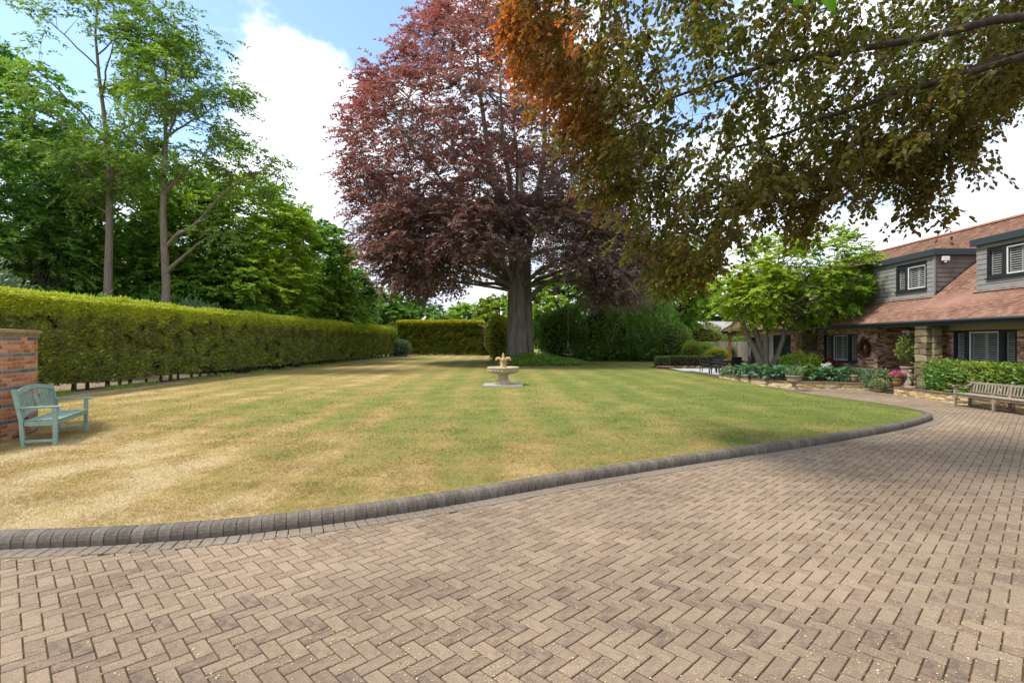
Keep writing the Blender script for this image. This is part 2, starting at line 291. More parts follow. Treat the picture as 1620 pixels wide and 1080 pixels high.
def grass_nodes(t, p, blade):
    """dry straw and green patches, mowing stripes along Y; shared by the turf sheet and the blades standing in it"""
    g = t.nodes.new('ShaderNodeNewGeometry'); s = t.nodes.new('ShaderNodeSeparateXYZ'); t.links.new(g.outputs['Position'], s.inputs[0]); X, Y = s.outputs[0], s.outputs[1]
    def noi(sc, d=5, st=(1, 1, 1), ro=.6):
        mp = t.nodes.new('ShaderNodeMapping'); mp.inputs['Scale'].default_value = st; t.links.new(g.outputs['Position'], mp.inputs[0])
        n = t.nodes.new('ShaderNodeTexNoise'); n.inputs['Scale'].default_value = sc; n.inputs['Detail'].default_value = d; n.inputs['Roughness'].default_value = ro; t.links.new(mp.outputs[0], n.inputs['Vector']); return n.outputs[0]
    big = noi(.16, 4, (1, .6, 1)); mid = noi(1.1, 6, (1, .8, 1), .65); fine = noi(9, 6, (1, .6, 1), .7)
    # dryness: strongest on the sunny open left and along the kerb, greener to the right and below the tree
    lx = mth(t, 'MULTIPLY_ADD', X, -.030, 0.0); ky = mth(t, 'MULTIPLY', mth(t, 'SUBTRACT', 9.5, Y, clamp=False), .045)
    ky = mth(t, 'MAXIMUM', ky, -.12); lx = mth(t, 'MINIMUM', mth(t, 'MAXIMUM', lx, -.17), .26)
    dry = mth(t, 'ADD', mth(t, 'ADD', lx, ky), .50)
    st = mth(t, 'SINE', mth(t, 'MULTIPLY', mth(t, 'ADD', mth(t, 'MULTIPLY_ADD', Y, .055, X), mth(t, 'MULTIPLY', mth(t, 'SUBTRACT', noi(.25, 2), .5), .15)), 2*math.pi/1.6))
    st = mth(t, 'MULTIPLY', mth(t, 'ADD', mth(t, 'MULTIPLY', st, 2.6), -.6), .6)
    st = mth(t, 'MINIMUM', mth(t, 'MAXIMUM', st, -1), 1)
    dry = mth(t, 'ADD', dry, mth(t, 'MULTIPLY', st, .09))
    dry = mth(t, 'ADD', dry, mth(t, 'MULTIPLY', mth(t, 'SUBTRACT', big, .5), 1.15))
    dry = mth(t, 'ADD', dry, mth(t, 'MULTIPLY', mth(t, 'SUBTRACT', mid, .5), 1.3))
    dry = mth(t, 'ADD', dry, mth(t, 'MULTIPLY', mth(t, 'SUBTRACT', fine, .5), .75))
    if blade: dry = mth(t, 'ADD', dry, mth(t, 'MULTIPLY', mth(t, 'SUBTRACT', g.outputs['Random Per Island'], .5), .45))
    r = t.nodes.new('ShaderNodeValToRGB'); t.links.new(dry, r.inputs[0]); e = r.color_ramp.elements
    cols = [(.00, (.115,.145,.032)), (.26, (.155,.172,.042)), (.44, (.21,.195,.058)), (.62, (.27,.205,.07)), (.82, (.36,.26,.11)), (1.0, (.43,.34,.185))]
    while len(e) < len(cols): e.new(.5)
    for i, (q, cc) in enumerate(cols): e[i].position = q; e[i].color = hexc(cc)
    t.links.new(r.outputs[0], p.inputs['Base Color']); return r.outputs[0]
m = bpy.data.materials.new('turf'); m.use_nodes = True; t = m.node_tree; p = t.nodes['Principled BSDF']; grass_nodes(t, p, False); p.inputs['Roughness'].default_value = .95; p.inputs['Specular IOR Level'].default_value = .1
g = t.nodes.new('ShaderNodeNewGeometry'); n = t.nodes.new('ShaderNodeTexNoise'); n.inputs['Scale'].default_value = 45; n.inputs['Detail'].default_value = 8; t.links.new(g.outputs['Position'], n.inputs['Vector'])
b = t.nodes.new('ShaderNodeBump'); b.inputs['Strength'].default_value = .9; b.inputs['Distance'].default_value = .03; t.links.new(n.outputs[0], b.inputs['Height']); t.links.new(b.outputs[0], p.inputs['Normal']); M['turf'] = m
m = bpy.data.materials.new('grass_blade'); m.use_nodes = True; t = m.node_tree; p = t.nodes['Principled BSDF']; c_ = grass_nodes(t, p, True); p.inputs['Roughness'].default_value = .7; p.inputs['Specular IOR Level'].default_value = .2
tr = t.nodes.new('ShaderNodeBsdfTranslucent'); ms = t.nodes.new('ShaderNodeMixShader'); ms.inputs[0].default_value = .3; t.links.new(c_, tr.inputs[0]); t.links.new(p.outputs[0], ms.inputs[1]); t.links.new(tr.outputs[0], ms.inputs[2]); t.links.new(ms.outputs[0], t.nodes['Material Output'].inputs[0]); M['blade'] = m
M['rough'] = material('field_grass', [(.05,.08,.02), (.10,.13,.03), (.16,.16,.06)], scale=.3, rough=1, bump=.3, bscale=5)
M['mulch'] = material('dry_litter', [(.16,.10,.06), (.30,.22,.14), (.42,.34,.25)], scale=2.5, rough=1, bump=.6, bscale=25, bdist=.02)

# ------------------------------------------------------------------ foliage helpers
def unit(a): return a/np.maximum(np.linalg.norm(a, axis=1, keepdims=True), 1e-9)
def leaf_object(name, P, D, Nn, L, W, mat, parent=None, tint=None, shape='diamond', fold=.15, curl=0):
    D = unit(D); S = unit(np.cross(D, Nn)); Nn = unit(np.cross(S, D)); L = np.broadcast_to(np.asarray(L, float), (len(P),))[:, None]; W = np.broadcast_to(np.asarray(W, float), (len(P),))[:, None]
    if shape == 'diamond': tv = [(0, 0, 0), (.45, .5, 1), (1, 0, 0), (.45, -.5, 1)]; tf = [(0, 1, 2, 3)]
    elif shape == 'tri': tv = [(0, .5, 0), (0, -.5, 0), (1, 0, 0)]; tf = [(0, 1, 2)]
    else: tv = [(0, 0, 0), (.28, .46, 1), (.68, .40, .8), (1, 0, 0), (.68, -.40, .8), (.28, -.46, 1)]; tf = [(0, 1, 2, 3), (0, 3, 4, 5)]
    k = len(tv); V = np.empty((len(P), k, 3))
    for i, (a, b, c) in enumerate(tv): V[:, i] = P+D*(a*L)+S*(b*W)+Nn*(c*fold*W-curl*a*a*L)
    base = (np.arange(len(P))*k)[:, None, None]; F = (base+np.array(tf)[None]).reshape(-1, len(tf[0]))
    at = {'tint': np.repeat(np.clip(tint, 0, 1), k)} if tint is not None else None
    return link(name, fast_mesh(name, V.reshape(-1, 3), F, attrs=at), mat, parent)
def vnoise(P, s, seed=0):
    """cheap smooth 3-D noise, about -1..1"""
    P = np.asarray(P)*s; r = np.zeros(len(P)); q = np.random.RandomState(seed)
    for o in range(5):
        k = q.normal(size=(3, 3))*1.2; ph = q.uniform(0, 6.28, 3); x = P@k.T+ph; r += np.sin(x[:, 0]+1.3*np.sin(x[:, 1]))*np.cos(x[:, 2]*.8)
    return r/2.4
def sprays(C, O, per, R_, rs, droop=.25, flat_=.35, twigs=7, leafL=.12, asp=.55, upn=.9, hang=0):
    """leaves set along small twigs that fan out from clump centres C towards O"""
    n = len(C); R_ = np.broadcast_to(R_, (n,)); nt_ = n*twigs
    td = np.repeat(O, twigs, 0)*.75+rs.normal(size=(nt_, 3))*np.array([.75, .75, flat_]); td = unit(td)
    tl = np.repeat(R_, twigs)*rs.uniform(.55, 1.25, nt_); st = np.repeat(C, twigs, 0)+rs.normal(size=(nt_, 3))*np.repeat(R_, twigs)[:, None]*np.array([.28, .28, .16])
    k = max(1, per//twigs); T = rs.uniform(.05, 1, (nt_, k)).ravel(); idx = np.repeat(np.arange(nt_), k)
    P = st[idx]+td[idx]*(T*tl[idx])[:, None]; P[:, 2] -= droop*T**2*tl[idx]*1.1+hang*T*tl[idx]
    sd = unit(np.cross(td[idx], np.array([0, 0, 1.])+rs.normal(size=(len(idx), 3))*.15)); sg = rs.choice([-1, 1], len(idx))[:, None]
    D = td[idx]*.6+sd*sg*.75+rs.normal(size=(len(idx), 3))*.3; D[:, 2] -= droop*.8+hang*.8
    Nn = np.array([0, 0, 1.])*upn+rs.normal(size=(len(idx), 3))*.45+td[idx]*.25
    L = leafL*rs.uniform(.65, 1.3, len(idx)); return P+sd*sg*leafL*.15, D, Nn, L, L*asp, T, idx//twigs, (st, td, tl)
def bez(a, b, c, n):
    t = np.linspace(0, 1, n)[:, None]; return (1-t)**2*a+2*(1-t)*t*b+t*t*c
def rtube(mb_v, mb_f, P, r, n):
    """append tube with n sides to lists of arrays"""
    P = np.asarray(P, float); m = len(P); d = np.gradient(P, axis=0); d = unit(d); ref = np.array([.3, .2, .93]); u = unit(np.cross(d, ref)); v = np.cross(d, u)
    a = np.linspace(0, 2*np.pi, n, endpoint=False); ring = u[:, None]*np.cos(a)[None, :, None]+v[:, None]*np.sin(a)[None, :, None]
    V = (P[:, None]+ring*np.asarray(r)[:, None, None]).reshape(-1, 3); b = sum(len(x) for x in mb_v)
    i = np.arange(m-1)[:, None]*n; k = np.arange(n)[None]; F = np.stack([i+k, i+(k+1) % n, i+n+(k+1) % n, i+n+k], -1).reshape(-1, 4)+b
    mb_v.append(V); mb_f.append(F)
def tree(name, base, H, tr, env, ncl, per, leafL, lm, bm_, label, cat='tree', group=None, seed=1, limbs=9, fork=.35, crad=1.0, droop=.25, tintb=.3, tintn=.35, gap=-.35,
         twigs=7, top=.85, lean=(0, 0), shell=.55, asp=.6, flat_=.35, upn=.9, twigwood=False, trunkpath=None, side=7, lit_tint=None, nz=.22, shape='diamond', root=None, knobs=0, reject=None, limbk=1.0):
    """env: list of ellipsoids (dx,dy,z, rx,ry,rz) relative to the base"""
    rs = np.random.RandomState(seed); o = root or thing(name, base, label, cat, group)
    vol = np.array([e[3]*e[4]*e[5] for e in env]); pr = vol**.67; pr = pr/pr.sum(); C = []; O = []; guard = 0; cnt = 0
    while cnt < ncl and guard < 60:
        guard += 1; m_ = ncl*2; w_ = rs.choice(len(env), m_, p=pr); E = np.array(env)[w_]; d = unit(rs.normal(size=(m_, 3))); rr = rs.uniform(0, 1, m_)**(1/3)
        rr = shell+(1-shell)*rr if False else np.maximum(rr, rs.uniform(shell, 1, m_)*(rs.uniform(size=m_) < .8)); q = E[:, :3]+d*E[:, 3:]*rr[:, None]
        keep = (vnoise(q, nz, seed) > gap) & (q[:, 2] > .3); keep = keep & ~reject(q) if reject else keep; q = q[keep]; C.append(q); O.append(unit(d[keep]/E[keep, 3:]*E[keep, 3:].mean(1, keepdims=True))); cnt += len(q)
    C = np.concatenate(C)[:ncl]; O = np.concatenate(O)[:ncl]; O[:, 2] = O[:, 2]*.55
    vs, fs = [], []
    if trunkpath is None:
        zt = np.linspace(-.15, 1, 12); tp = np.stack([lean[0]*np.maximum(zt, 0)**1.5*H+vnoise(np.c_[zt*4, zt*0, zt*0+seed], 1, seed)*H*.012, lean[1]*np.maximum(zt, 0)**1.5*H+vnoise(np.c_[zt*4, zt*0+5, zt*0], 1, seed)*H*.012, np.maximum(zt, -.02)*H*top], 1)
        trd = tr*np.clip(1.06-np.maximum(zt, 0)*.92, .1, 1)*(1+.55*np.exp(-np.maximum(zt, 0)*16)); rtube(vs, fs, tp, trd, side+4)
    else: tp, trd = trunkpath(vs, fs)
    fi = rs.choice(len(C), 1); sel = list(fi)
    dist = np.linalg.norm(C-C[sel[0]], axis=1)
    for _ in range(limbs-1):
        j = int(np.argmax(dist*rs.uniform(.7, 1, len(C)))); sel.append(j); dist = np.minimum(dist, np.linalg.norm(C-C[j], axis=1))
    LP = []; LR = []
    for j in sel:
        c = C[j]*np.array([.93, .93, 1.0]); hz = np.hypot(c[0]-tp[-1, 0]*.5, c[1]); za = np.clip(c[2]-hz*.75, fork*H*top, top*H*.95)
        zi = np.interp(za, tp[:, 2], np.arange(len(tp))); a = np.array([np.interp(zi, np.arange(len(tp)), tp[:, k]) for k in range(3)]); ra = np.interp(zi, np.arange(len(tp)), trd)
        mid = a*.45+c*.55; mid[2] = a[2]*.45+c[2]*.55+(hz*.10 if c[2] > a[2] else hz*.22); pp = bez(a, mid, c, 10); pp[1:-1] += rs.normal(size=(8, 3))*hz*.012
        r0 = limbk*min(ra*.62, .03+.02*np.linalg.norm(c-a)+ra*.2); rtube(vs, fs, pp, np.linspace(r0, r0*.14+.01, 10), side); LP.append(pp); LR.append(np.linspace(r0, r0*.14+.01, 10))
    LPa = np.concatenate(LP); LRa = np.concatenate(LR)
    for j in range(len(C)):
        if j in sel or (not knobs and j % 2 and ncl > 260): continue
        c = C[j]; dd = np.linalg.norm(LPa-c, axis=1)+np.maximum(0, LPa[:, 2]-c[2]+.3)*.8; q = int(np.argmin(dd)); a = LPa[q]
        if dd[q] < .3: continue
        mid = (a+c)/2+np.array([0, 0, .12*dd[q]])+rs.normal(size=3)*dd[q]*.06; r0 = min(LRa[q]*.6, .012+.011*dd[q]); rtube(vs, fs, bez(a, mid, c, 5), np.linspace(r0, .006, 5), 4)
    P, D, Nn, L, W, T, ci, tw = sprays(C, O, per, crad, rs, droop, flat_, twigs, leafL, asp, upn)
    if twigwood:
        st, td, tl = tw
        for i in range(0, len(st), 2):
            e = st[i]+td[i]*tl[i]*.9; e[2] -= droop*tl[i]*.9; rtube(vs, fs, bez(st[i], st[i]+td[i]*tl[i]*.5, e, 3), [.012, .008, .004], 3)
    link('trunk', fast_mesh('trunk', np.concatenate(vs), np.concatenate(fs), smooth=True), bm_, o)
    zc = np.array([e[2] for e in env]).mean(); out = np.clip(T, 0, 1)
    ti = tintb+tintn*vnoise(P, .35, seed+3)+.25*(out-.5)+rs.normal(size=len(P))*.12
    if lit_tint is not None: ti = ti+lit_tint(P)
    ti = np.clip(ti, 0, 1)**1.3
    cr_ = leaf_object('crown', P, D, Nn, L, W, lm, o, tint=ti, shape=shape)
    return o
def bush(name, c, r, n, L, lm, label, cat='bush', group=None, seed=1, core=True, tintb=.2, asp=.5, lump=.12, parent=None, part='foliage', upz=.5, box=None, trimmed=False, shape='diamond', coremat=None):
    """round or boxy shrub: leaf sprays over a lumpy body, darker twiggy core inside. c = ground point, r = (rx,ry,height)"""
    rs = np.random.RandomState(seed); o = parent or thing(name, c, label, cat, group)
    d = unit(rs.normal(size=(n, 3)))
    if box: mx = np.abs(d).max(1, keepdims=True); d2 = d/mx; d = unit(d2)*0+d2*(.55+.45*1)*1.0
    else: d2 = d
    q = 1+lump*vnoise(d*3, 1.0, seed)+(rs.normal(size=n)*(.015 if trimmed else .06)); q *= np.where(rs.uniform(size=n) < .25, rs.uniform(.8, 1, n), 1)
    P = np.empty((n, 3)); P[:, 0] = d2[:, 0]*r[0]*q; P[:, 1] = d2[:, 1]*r[1]*q; P[:, 2] = (d2[:, 2]*q*.5+.5)*r[2]; P[:, 2] = np.maximum(P[:, 2], .02)
    D = d2+rs.normal(size=(n, 3))*.55; D[:, 2] += upz; Nn = d2+rs.normal(size=(n, 3))*.6+np.array([0, 0, .5])
    Ls = L*rs.uniform(.6, 1.3, n); ti = np.clip(tintb+.25*vnoise(P, 1.5, seed)+.25*(P[:, 2]/r[2]-.5)+rs.normal(size=n)*.12, 0, 1)
    leaf_object(part, P, D, Nn, Ls, Ls*asp, lm, o, tint=ti, shape=shape)
    if core:
        mb = MB()
        if box: mb.box((0, 0, r[2]*.46), (r[0]*1.8, r[1]*1.8, r[2]*.86))
        else: mb.ball((0, 0, r[2]*.47), 1, (r[0]*.86, r[1]*.86, r[2]*.42), 8)
        mb.make('branches', coremat or M['core'], o)
    return o
# ------------------------------------------------------------------ ground
def spline(P, step):
    P = [np.array(p, float) for p in P]; out_ = []
    for i in range(len(P)-1):
        p0, p1, p2, p3 = P[max(i-1, 0)], P[i], P[i+1], P[min(i+2, len(P)-1)]
        for t in np.linspace(0, 1, 24, endpoint=False): out_.append(.5*((2*p1)+(-p0+p2)*t+(2*p0-5*p1+4*p2-p3)*t*t+(-p0+3*p1-3*p2+p3)*t**3))
    out_.append(P[-1]); A = np.array(out_); s = np.r_[0, np.cumsum(np.linalg.norm(np.diff(A, axis=0), axis=1))]; q = np.arange(0, s[-1], step)
    return np.stack([np.interp(q, s, A[:, 0]), np.interp(q, s, A[:, 1])], 1)
mb = MB(); mb.add([(-900, -600, -.20), (900, -600, -.20), (900, 1500, -.20), (-900, 1500, -.20)], [(0, 1, 2, 3)]); mb.make('ground', M['rough'], kind='structure')
KP = [(-12, 4.45), (-8, 4.5), (-6.2, 4.55), (-4.79, 4.66), (-3.48, 4.87), (-2.25, 5.30), (-.92, 6.02), (.62, 7.02), (2.63, 8.22), (5.44, 9.83), (7.85, 11.38), (9.3, 12.5), (9.95, 13.15), (10.2, 13.75), (10.25, 14.6), (10.15, 15.8), (9.75, 17.5), (9.6, 19.3), (9.55, 20.9)]
KL = spline(KP, .113)
def side(P, d):      # offset to the left of the path direction
    g = np.gradient(P, axis=0); g /= np.linalg.norm(g, axis=1, keepdims=True); return P+np.stack([-g[:, 1], g[:, 0]], 1)*d, g
LK_in, _ = side(KL, .155)
lawn_edge = [tuple(p) for p in LK_in[::3]]+[(9.52, 22.0), (9.45, 26.3), (9.2, 31), (9.0, 34.5), (8.6, 35.2), (9.0, 38), (14, 39), (60, 42), (60, 120), (-60, 120), (-60, 30), (-30, 4.5)]
def fan_poly(name, pts, z, mat, **k):
    from mathutils.geometry import delaunay_2d_cdt
    n_ = len(pts); r = delaunay_2d_cdt([Vector((float(x), float(y))) for x, y in pts], [], [list(range(n_))], 1, 1e-5)
    me = bpy.data.meshes.new(name); me.from_pydata([(v.x, v.y, z) for v in r[0]], [], [tuple(f) for f in r[2]]); me.update()
    if me.polygons and me.polygons[0].normal.z < 0: me.flip_normals()
    return tag(link(name, me, mat), **k)
bmL = fan_poly('lawn', lawn_edge, .12, M['turf'], kind='structure')
drive = tag(fan_poly('driveway', [(-40, -12), (40, -12), (40, 30), (14, 30), (9.0, 30), (9.3, 21)]+[tuple(p) for p in KL[::-3]]+[(-40, 4.6)], -.012, M['joint']), kind='structure')

# herringbone blocks, 2:1, laid at 45 degrees to the house
from bisect import bisect
u_ = .105; gap = .009
kx, ky_ = KL[:, 0], KL[:, 1]
def inside_lawn(x, y, d=.05):
    q = int(np.argmin((kx-x)**2+(ky_-y)**2)); t0 = KL[min(q+1, len(KL)-1)]-KL[max(q-1, 0)]; v = np.array([x-kx[q], y-ky_[q]]); cr = t0[0]*v[1]-t0[1]*v[0]
    return cr/np.linalg.norm(t0) > -d
a45 = R(45+.9); ux, uy = np.array([math.cos(a45), math.sin(a45)]), np.array([-math.sin(a45), math.cos(a45)])
blk = []
e1 = (ux-uy)*u_; e2 = (ux+uy)*2*u_
for i in range(-110, 130):
    for j in range(-2, 90):
        o = e1*i+e2*j
        for (cu, cv, ori) in ((1, .5, 0), (1.5, 2, 1)):
            c = o+ux*cu*u_+uy*cv*u_
            if not (1.6 < c[1] < 24 and -8.5 < c[0] < (13.2 if c[1] > 7.7 else 14.5)) or c[1] < abs(c[0])*.85-1.6: continue
            if c[0] < 10.6 and inside_lawn(c[0], c[1], .14): continue
            if c[1] > 21.15+max(0, (13.5-c[0]))*.22 and c[0] < 13.6: continue
            blk.append((c[0], c[1], ori))
blk.sort(key=lambda b: (b[0]**2+b[1]**2) if abs(b[0]+.1) < b[1]*1.0 and b[1] > 2.85 else 1e6+b[1])
bmesh_v = MB().cbox((0, 0, -.028), (2*u_-gap, u_-gap, .056), .004); v0 = np.array(bmesh_v.v); f0 = bmesh_v.f
pm = bmesh_v.mesh('paver'); pm.materials.append(M['paver'])
for x, y, o in blk[:300]:
    link('paver', pm, None, drive, (x, y, random.uniform(-.002, .002)), (random.gauss(0, .006), random.gauss(0, .006), a45+o*math.pi/2+random.gauss(0, .007)))
rest = np.array(blk[300:]); n = len(rest); ang = a45+rest[:, 2]*math.pi/2+RS.normal(size=n)*.007
top = v0.copy(); V = np.empty((n, len(v0), 3)); ca, sa = np.cos(ang)[:, None], np.sin(ang)[:, None]
V[:, :, 0] = rest[:, 0:1]+v0[None, :, 0]*ca-v0[None, :, 1]*sa; V[:, :, 1] = rest[:, 1:2]+v0[None, :, 0]*sa+v0[None, :, 1]*ca
V[:, :, 2] = v0[None, :, 2]+RS.uniform(-.002, .002, n)[:, None]+v0[None, :, 0]*(RS.normal(size=n)*.006)[:, None]+v0[None, :, 1]*(RS.normal(size=n)*.006)[:, None]
F4 = [f for f in f0 if len(f) == 4]; F3 = [f for f in f0 if len(f) == 3]
keepf = [f for f in F4 if np.mean([v0[i][2] for i in f]) > -.045]; keep3 = [f for f in F3 if np.mean([v0[i][2] for i in f]) > -.03]
FF = np.concatenate([(np.arange(n)*len(v0))[:, None, None]+np.array(keepf)[None], (np.arange(n)*len(v0))[:, None, None]+np.array([list(f)+[f[2]] for f in keep3])[None]], 1).reshape(-1, 4)
me = bpy.data.meshes.new('paving'); faces = [tuple(f) if f[2] != f[3] else tuple(f[:3]) for f in FF.tolist()]; me.from_pydata(V.reshape(-1, 3).tolist(), [], faces); me.update()
tag(link('paving_blocks', me, M['paver'], drive), kind='stuff')

# kerb of narrow bullnose blocks and the edging course laid against it
kerb = MB(); kk = spline(KP, .3); ki, _ = side(kk, .15); ko, _ = side(kk, .01)
for i in range(len(kk)-1): kerb.add([(*ko[i], -.05), (*ko[i+1], -.05), (*ki[i+1], -.05), (*ki[i], -.05), (*ko[i], .045), (*ko[i+1], .045), (*ki[i+1], .115), (*ki[i], .115)], [(4, 5, 6, 7), (0, 1, 5, 4), (2, 3, 7, 6)])
ker = kerb.make('kerb', M['joint'], kind='structure')
prof = [(0, -.05), (0, .055), (.008, .085), (.028, .112), (.06, .128), (.155, .130), (.155, -.05)]
vars_ = []
for q in range(4):
    mb = MB(); hl = .0545; V = []; 
    for s in (-1, 1):
        for px_, pz in prof: V.append((s*hl, px_+random.gauss(0, .0012), pz+random.gauss(0, .0015)))
    for s in (-1, 1):
        for px_, pz in prof: V.append((s*(hl-.004), px_+(.0 if px_ > .1 else -.003)+.0, pz+.003))
    n7 = 7; F = [(i+14, i+15, i+22, i+21) for i in range(6)]+[(i, i+1, i+15, i+14)[::-1] for i in range(6)]+[(i+7, i+8, i+22, i+21) for i in range(6)]+[tuple(range(7)), tuple(range(7, 14))[::-1]]
    mb.add(V, F); me = mb.mesh('kerb_stone'); bm = bmesh.new(); bm.from_mesh(me); bmesh.ops.recalc_face_normals(bm, faces=bm.faces); bm.to_mesh(me); bm.free(); me.materials.append(M['kerb']); vars_.append(me)
_, kg = side(KL, 0); cnt = 0
for i in range(len(KL)):
    if KL[i, 0] < -7.4 or cnt >= 298: continue
    a = math.atan2(kg[i, 1], kg[i, 0]); link('kerb_stone', vars_[random.randrange(4)], None, ker, (KL[i, 0], KL[i, 1], random.gauss(0, .0015)), (random.gauss(0, .01), 0, a+random.gauss(0, .008))); cnt += 1
KE = spline(KP, .107); eo, eg = side(KE, -.112)
em = MB().cbox((0, 0, -.02), (.1, .2, .056), .004).mesh('edging_block'); em.materials.append(M['paver_edge']); cnt = 0
for i in range(len(KE)):
    if KE[i, 0] < -6.6 or cnt >= 290: continue
    a = math.atan2(eg[i, 1], eg[i, 0]); link('edging_block', em, None, drive, (eo[i, 0], eo[i, 1], .001-.003*random.random()), (random.gauss(0, .008), random.gauss(0, .008), a)); cnt += 1
# fallen blossom and leaf crumbs on the blocks, caught mostly in the joints
n = 15000; rs = np.random.RandomState(5); P = np.zeros((n, 3)); P[:, 1] = 2.7+rs.exponential(3.2, n); P[:, 0] = rs.uniform(-1, 1.1, n)*P[:, 1]
dens = vnoise(P*np.array([1, 1, 0]), .9, 4)+1.0*(P[:, 0] > 0)*np.minimum(P[:, 0], 4)/4-.25; P = P[(dens > rs.uniform(-.9, .9, n)) & (P[:, 1] < 16) & (P[:, 0] < 12.8)]
P = np.array([p for p in P if not inside_lawn(p[0], p[1], .01)]); n = len(P); P[:, 2] = .004
leaf_object('petal_litter', P, rs.normal(size=(n, 3))*np.array([1, 1, .15]), np.array([0, 0, 1.])+rs.normal(size=(n, 3))*.3, rs.uniform(.007, .020, n), rs.uniform(.005, .013, n), M['petal_litter']); tag(bpy.data.objects['petal_litter'], kind='stuff')
n = 260; t_i = rs.randint(30, 190, n); P = np.c_[KL[t_i], np.full(n, .006)]; P[:, 0] += rs.uniform(.02, .3, n)*.5; P[:, 1] -= rs.exponential(.12, n)+.03
leaf_object('kerbside_litter', P, rs.normal(size=(n, 3))*np.array([1, 1, .3]), np.array([0, 0, 1.])+rs.normal(size=(n, 3))*.5, rs.uniform(.015, .05, n), rs.uniform(.008, .022, n), M['petal_litter']); tag(bpy.data.objects['kerbside_litter'], kind='stuff')
n = 900; P = np.zeros((n, 3)); P[:, 1] = 2.8+rs.exponential(1.8, n); P[:, 0] = rs.uniform(-.95, 1.05, n)*P[:, 1]; cc = rs.randint(0, 60, n); P = P[(vnoise(P, 1.3, 9) > .3)]; P = np.array([p for p in P if not inside_lawn(p[0], p[1], .01)]); P[:, 2] = -.008
k = len(P); P = np.repeat(P, 6, 0)+rs.normal(size=(k*6, 3))*np.array([.015, .015, 0]); leaf_object('joint_moss', P, rs.normal(size=(k*6, 3))*.5+np.array([0, 0, 1.]), rs.normal(size=(k*6, 3)), rs.uniform(.008, .018, k*6), rs.uniform(.005, .009, k*6), M['yellowshrub'], tint=np.zeros(k*6)); tag(bpy.data.objects['joint_moss'], kind='stuff')

# mown blades on the lawn
rs = np.random.RandomState(3); n = 300000; Y = 4.6+rs.exponential(4.2, n); X = rs.uniform(-1.05, 1.0, n)*Y-.1; ok = Y < 26
X, Y = X[ok], Y[ok]
lx = np.interp(Y, [4.6, 4.82, 5.02, 5.45, 6.17, 7.17, 8.37, 9.98, 11.53, 12.65, 13.3, 13.9, 14.6, 15.8, 17.5, 19.3, 26], [-6.2, -4.9, -3.6, -2.4, -1.1, .45, 2.45, 5.28, 7.7, 9.1, 9.75, 10.02, 10.07, 9.97, 9.58, 9.42, 9.3])
edge = (X < lx+rs.uniform(-.06, .035, len(X))) & (X > -15.2); X, Y = X[edge], Y[edge]; n = len(X)
cl = np.where(rs.uniform(size=n) < .6, 1, 0); P = np.stack([X, Y, np.full(n, .118)], 1); h = (.018+.022*rs.uniform(size=n))*(1+.6*np.clip(vnoise(P, 2.2, 6), -.5, 1))*(1+np.clip((Y-8)*.03, 0, .5))
D = np.stack([rs.normal(size=n)*.75, rs.normal(size=n)*.75, np.ones(n)*.75], 1); Nn = rs.normal(size=(n, 3)); Nn[:, 2] = .2
leaf_object('grass', P, D, Nn, h, .0035+.0009*np.clip(Y-5, 0, 20), M['blade'], shape='tri'); tag(bpy.data.objects['grass'], kind='stuff')
n = 9000; t_i = rs.randint(0, len(LK_in), n); P = np.c_[LK_in[t_i]+rs.normal(size=(n, 2))*.02, np.full(n, .115)]; D = np.stack([rs.normal(size=n), rs.normal(size=n)-.3, np.ones(n)*.9], 1)
leaf_object('edge_grass', P, D, rs.normal(size=(n, 3)), rs.uniform(.02, .05, n), .005, M['blade'], shape='tri'); tag(bpy.data.objects['edge_grass'], kind='stuff')

# ------------------------------------------------------------------ bed at the foot of the long hedge
fan_poly('hedge_bed', [(-15.0, 13), (-15.15, 20), (-15.3, 30), (-15.45, 45), (-15.6, 63), (-20, 63), (-20, 13)], .124, M['mulch'], kind='structure')
fan_poly('back_bed', [(-16, 66.2), (-3.4, 66.2), (-3.4, 70), (-16, 70)], .124, M['mulch'], kind='structure')

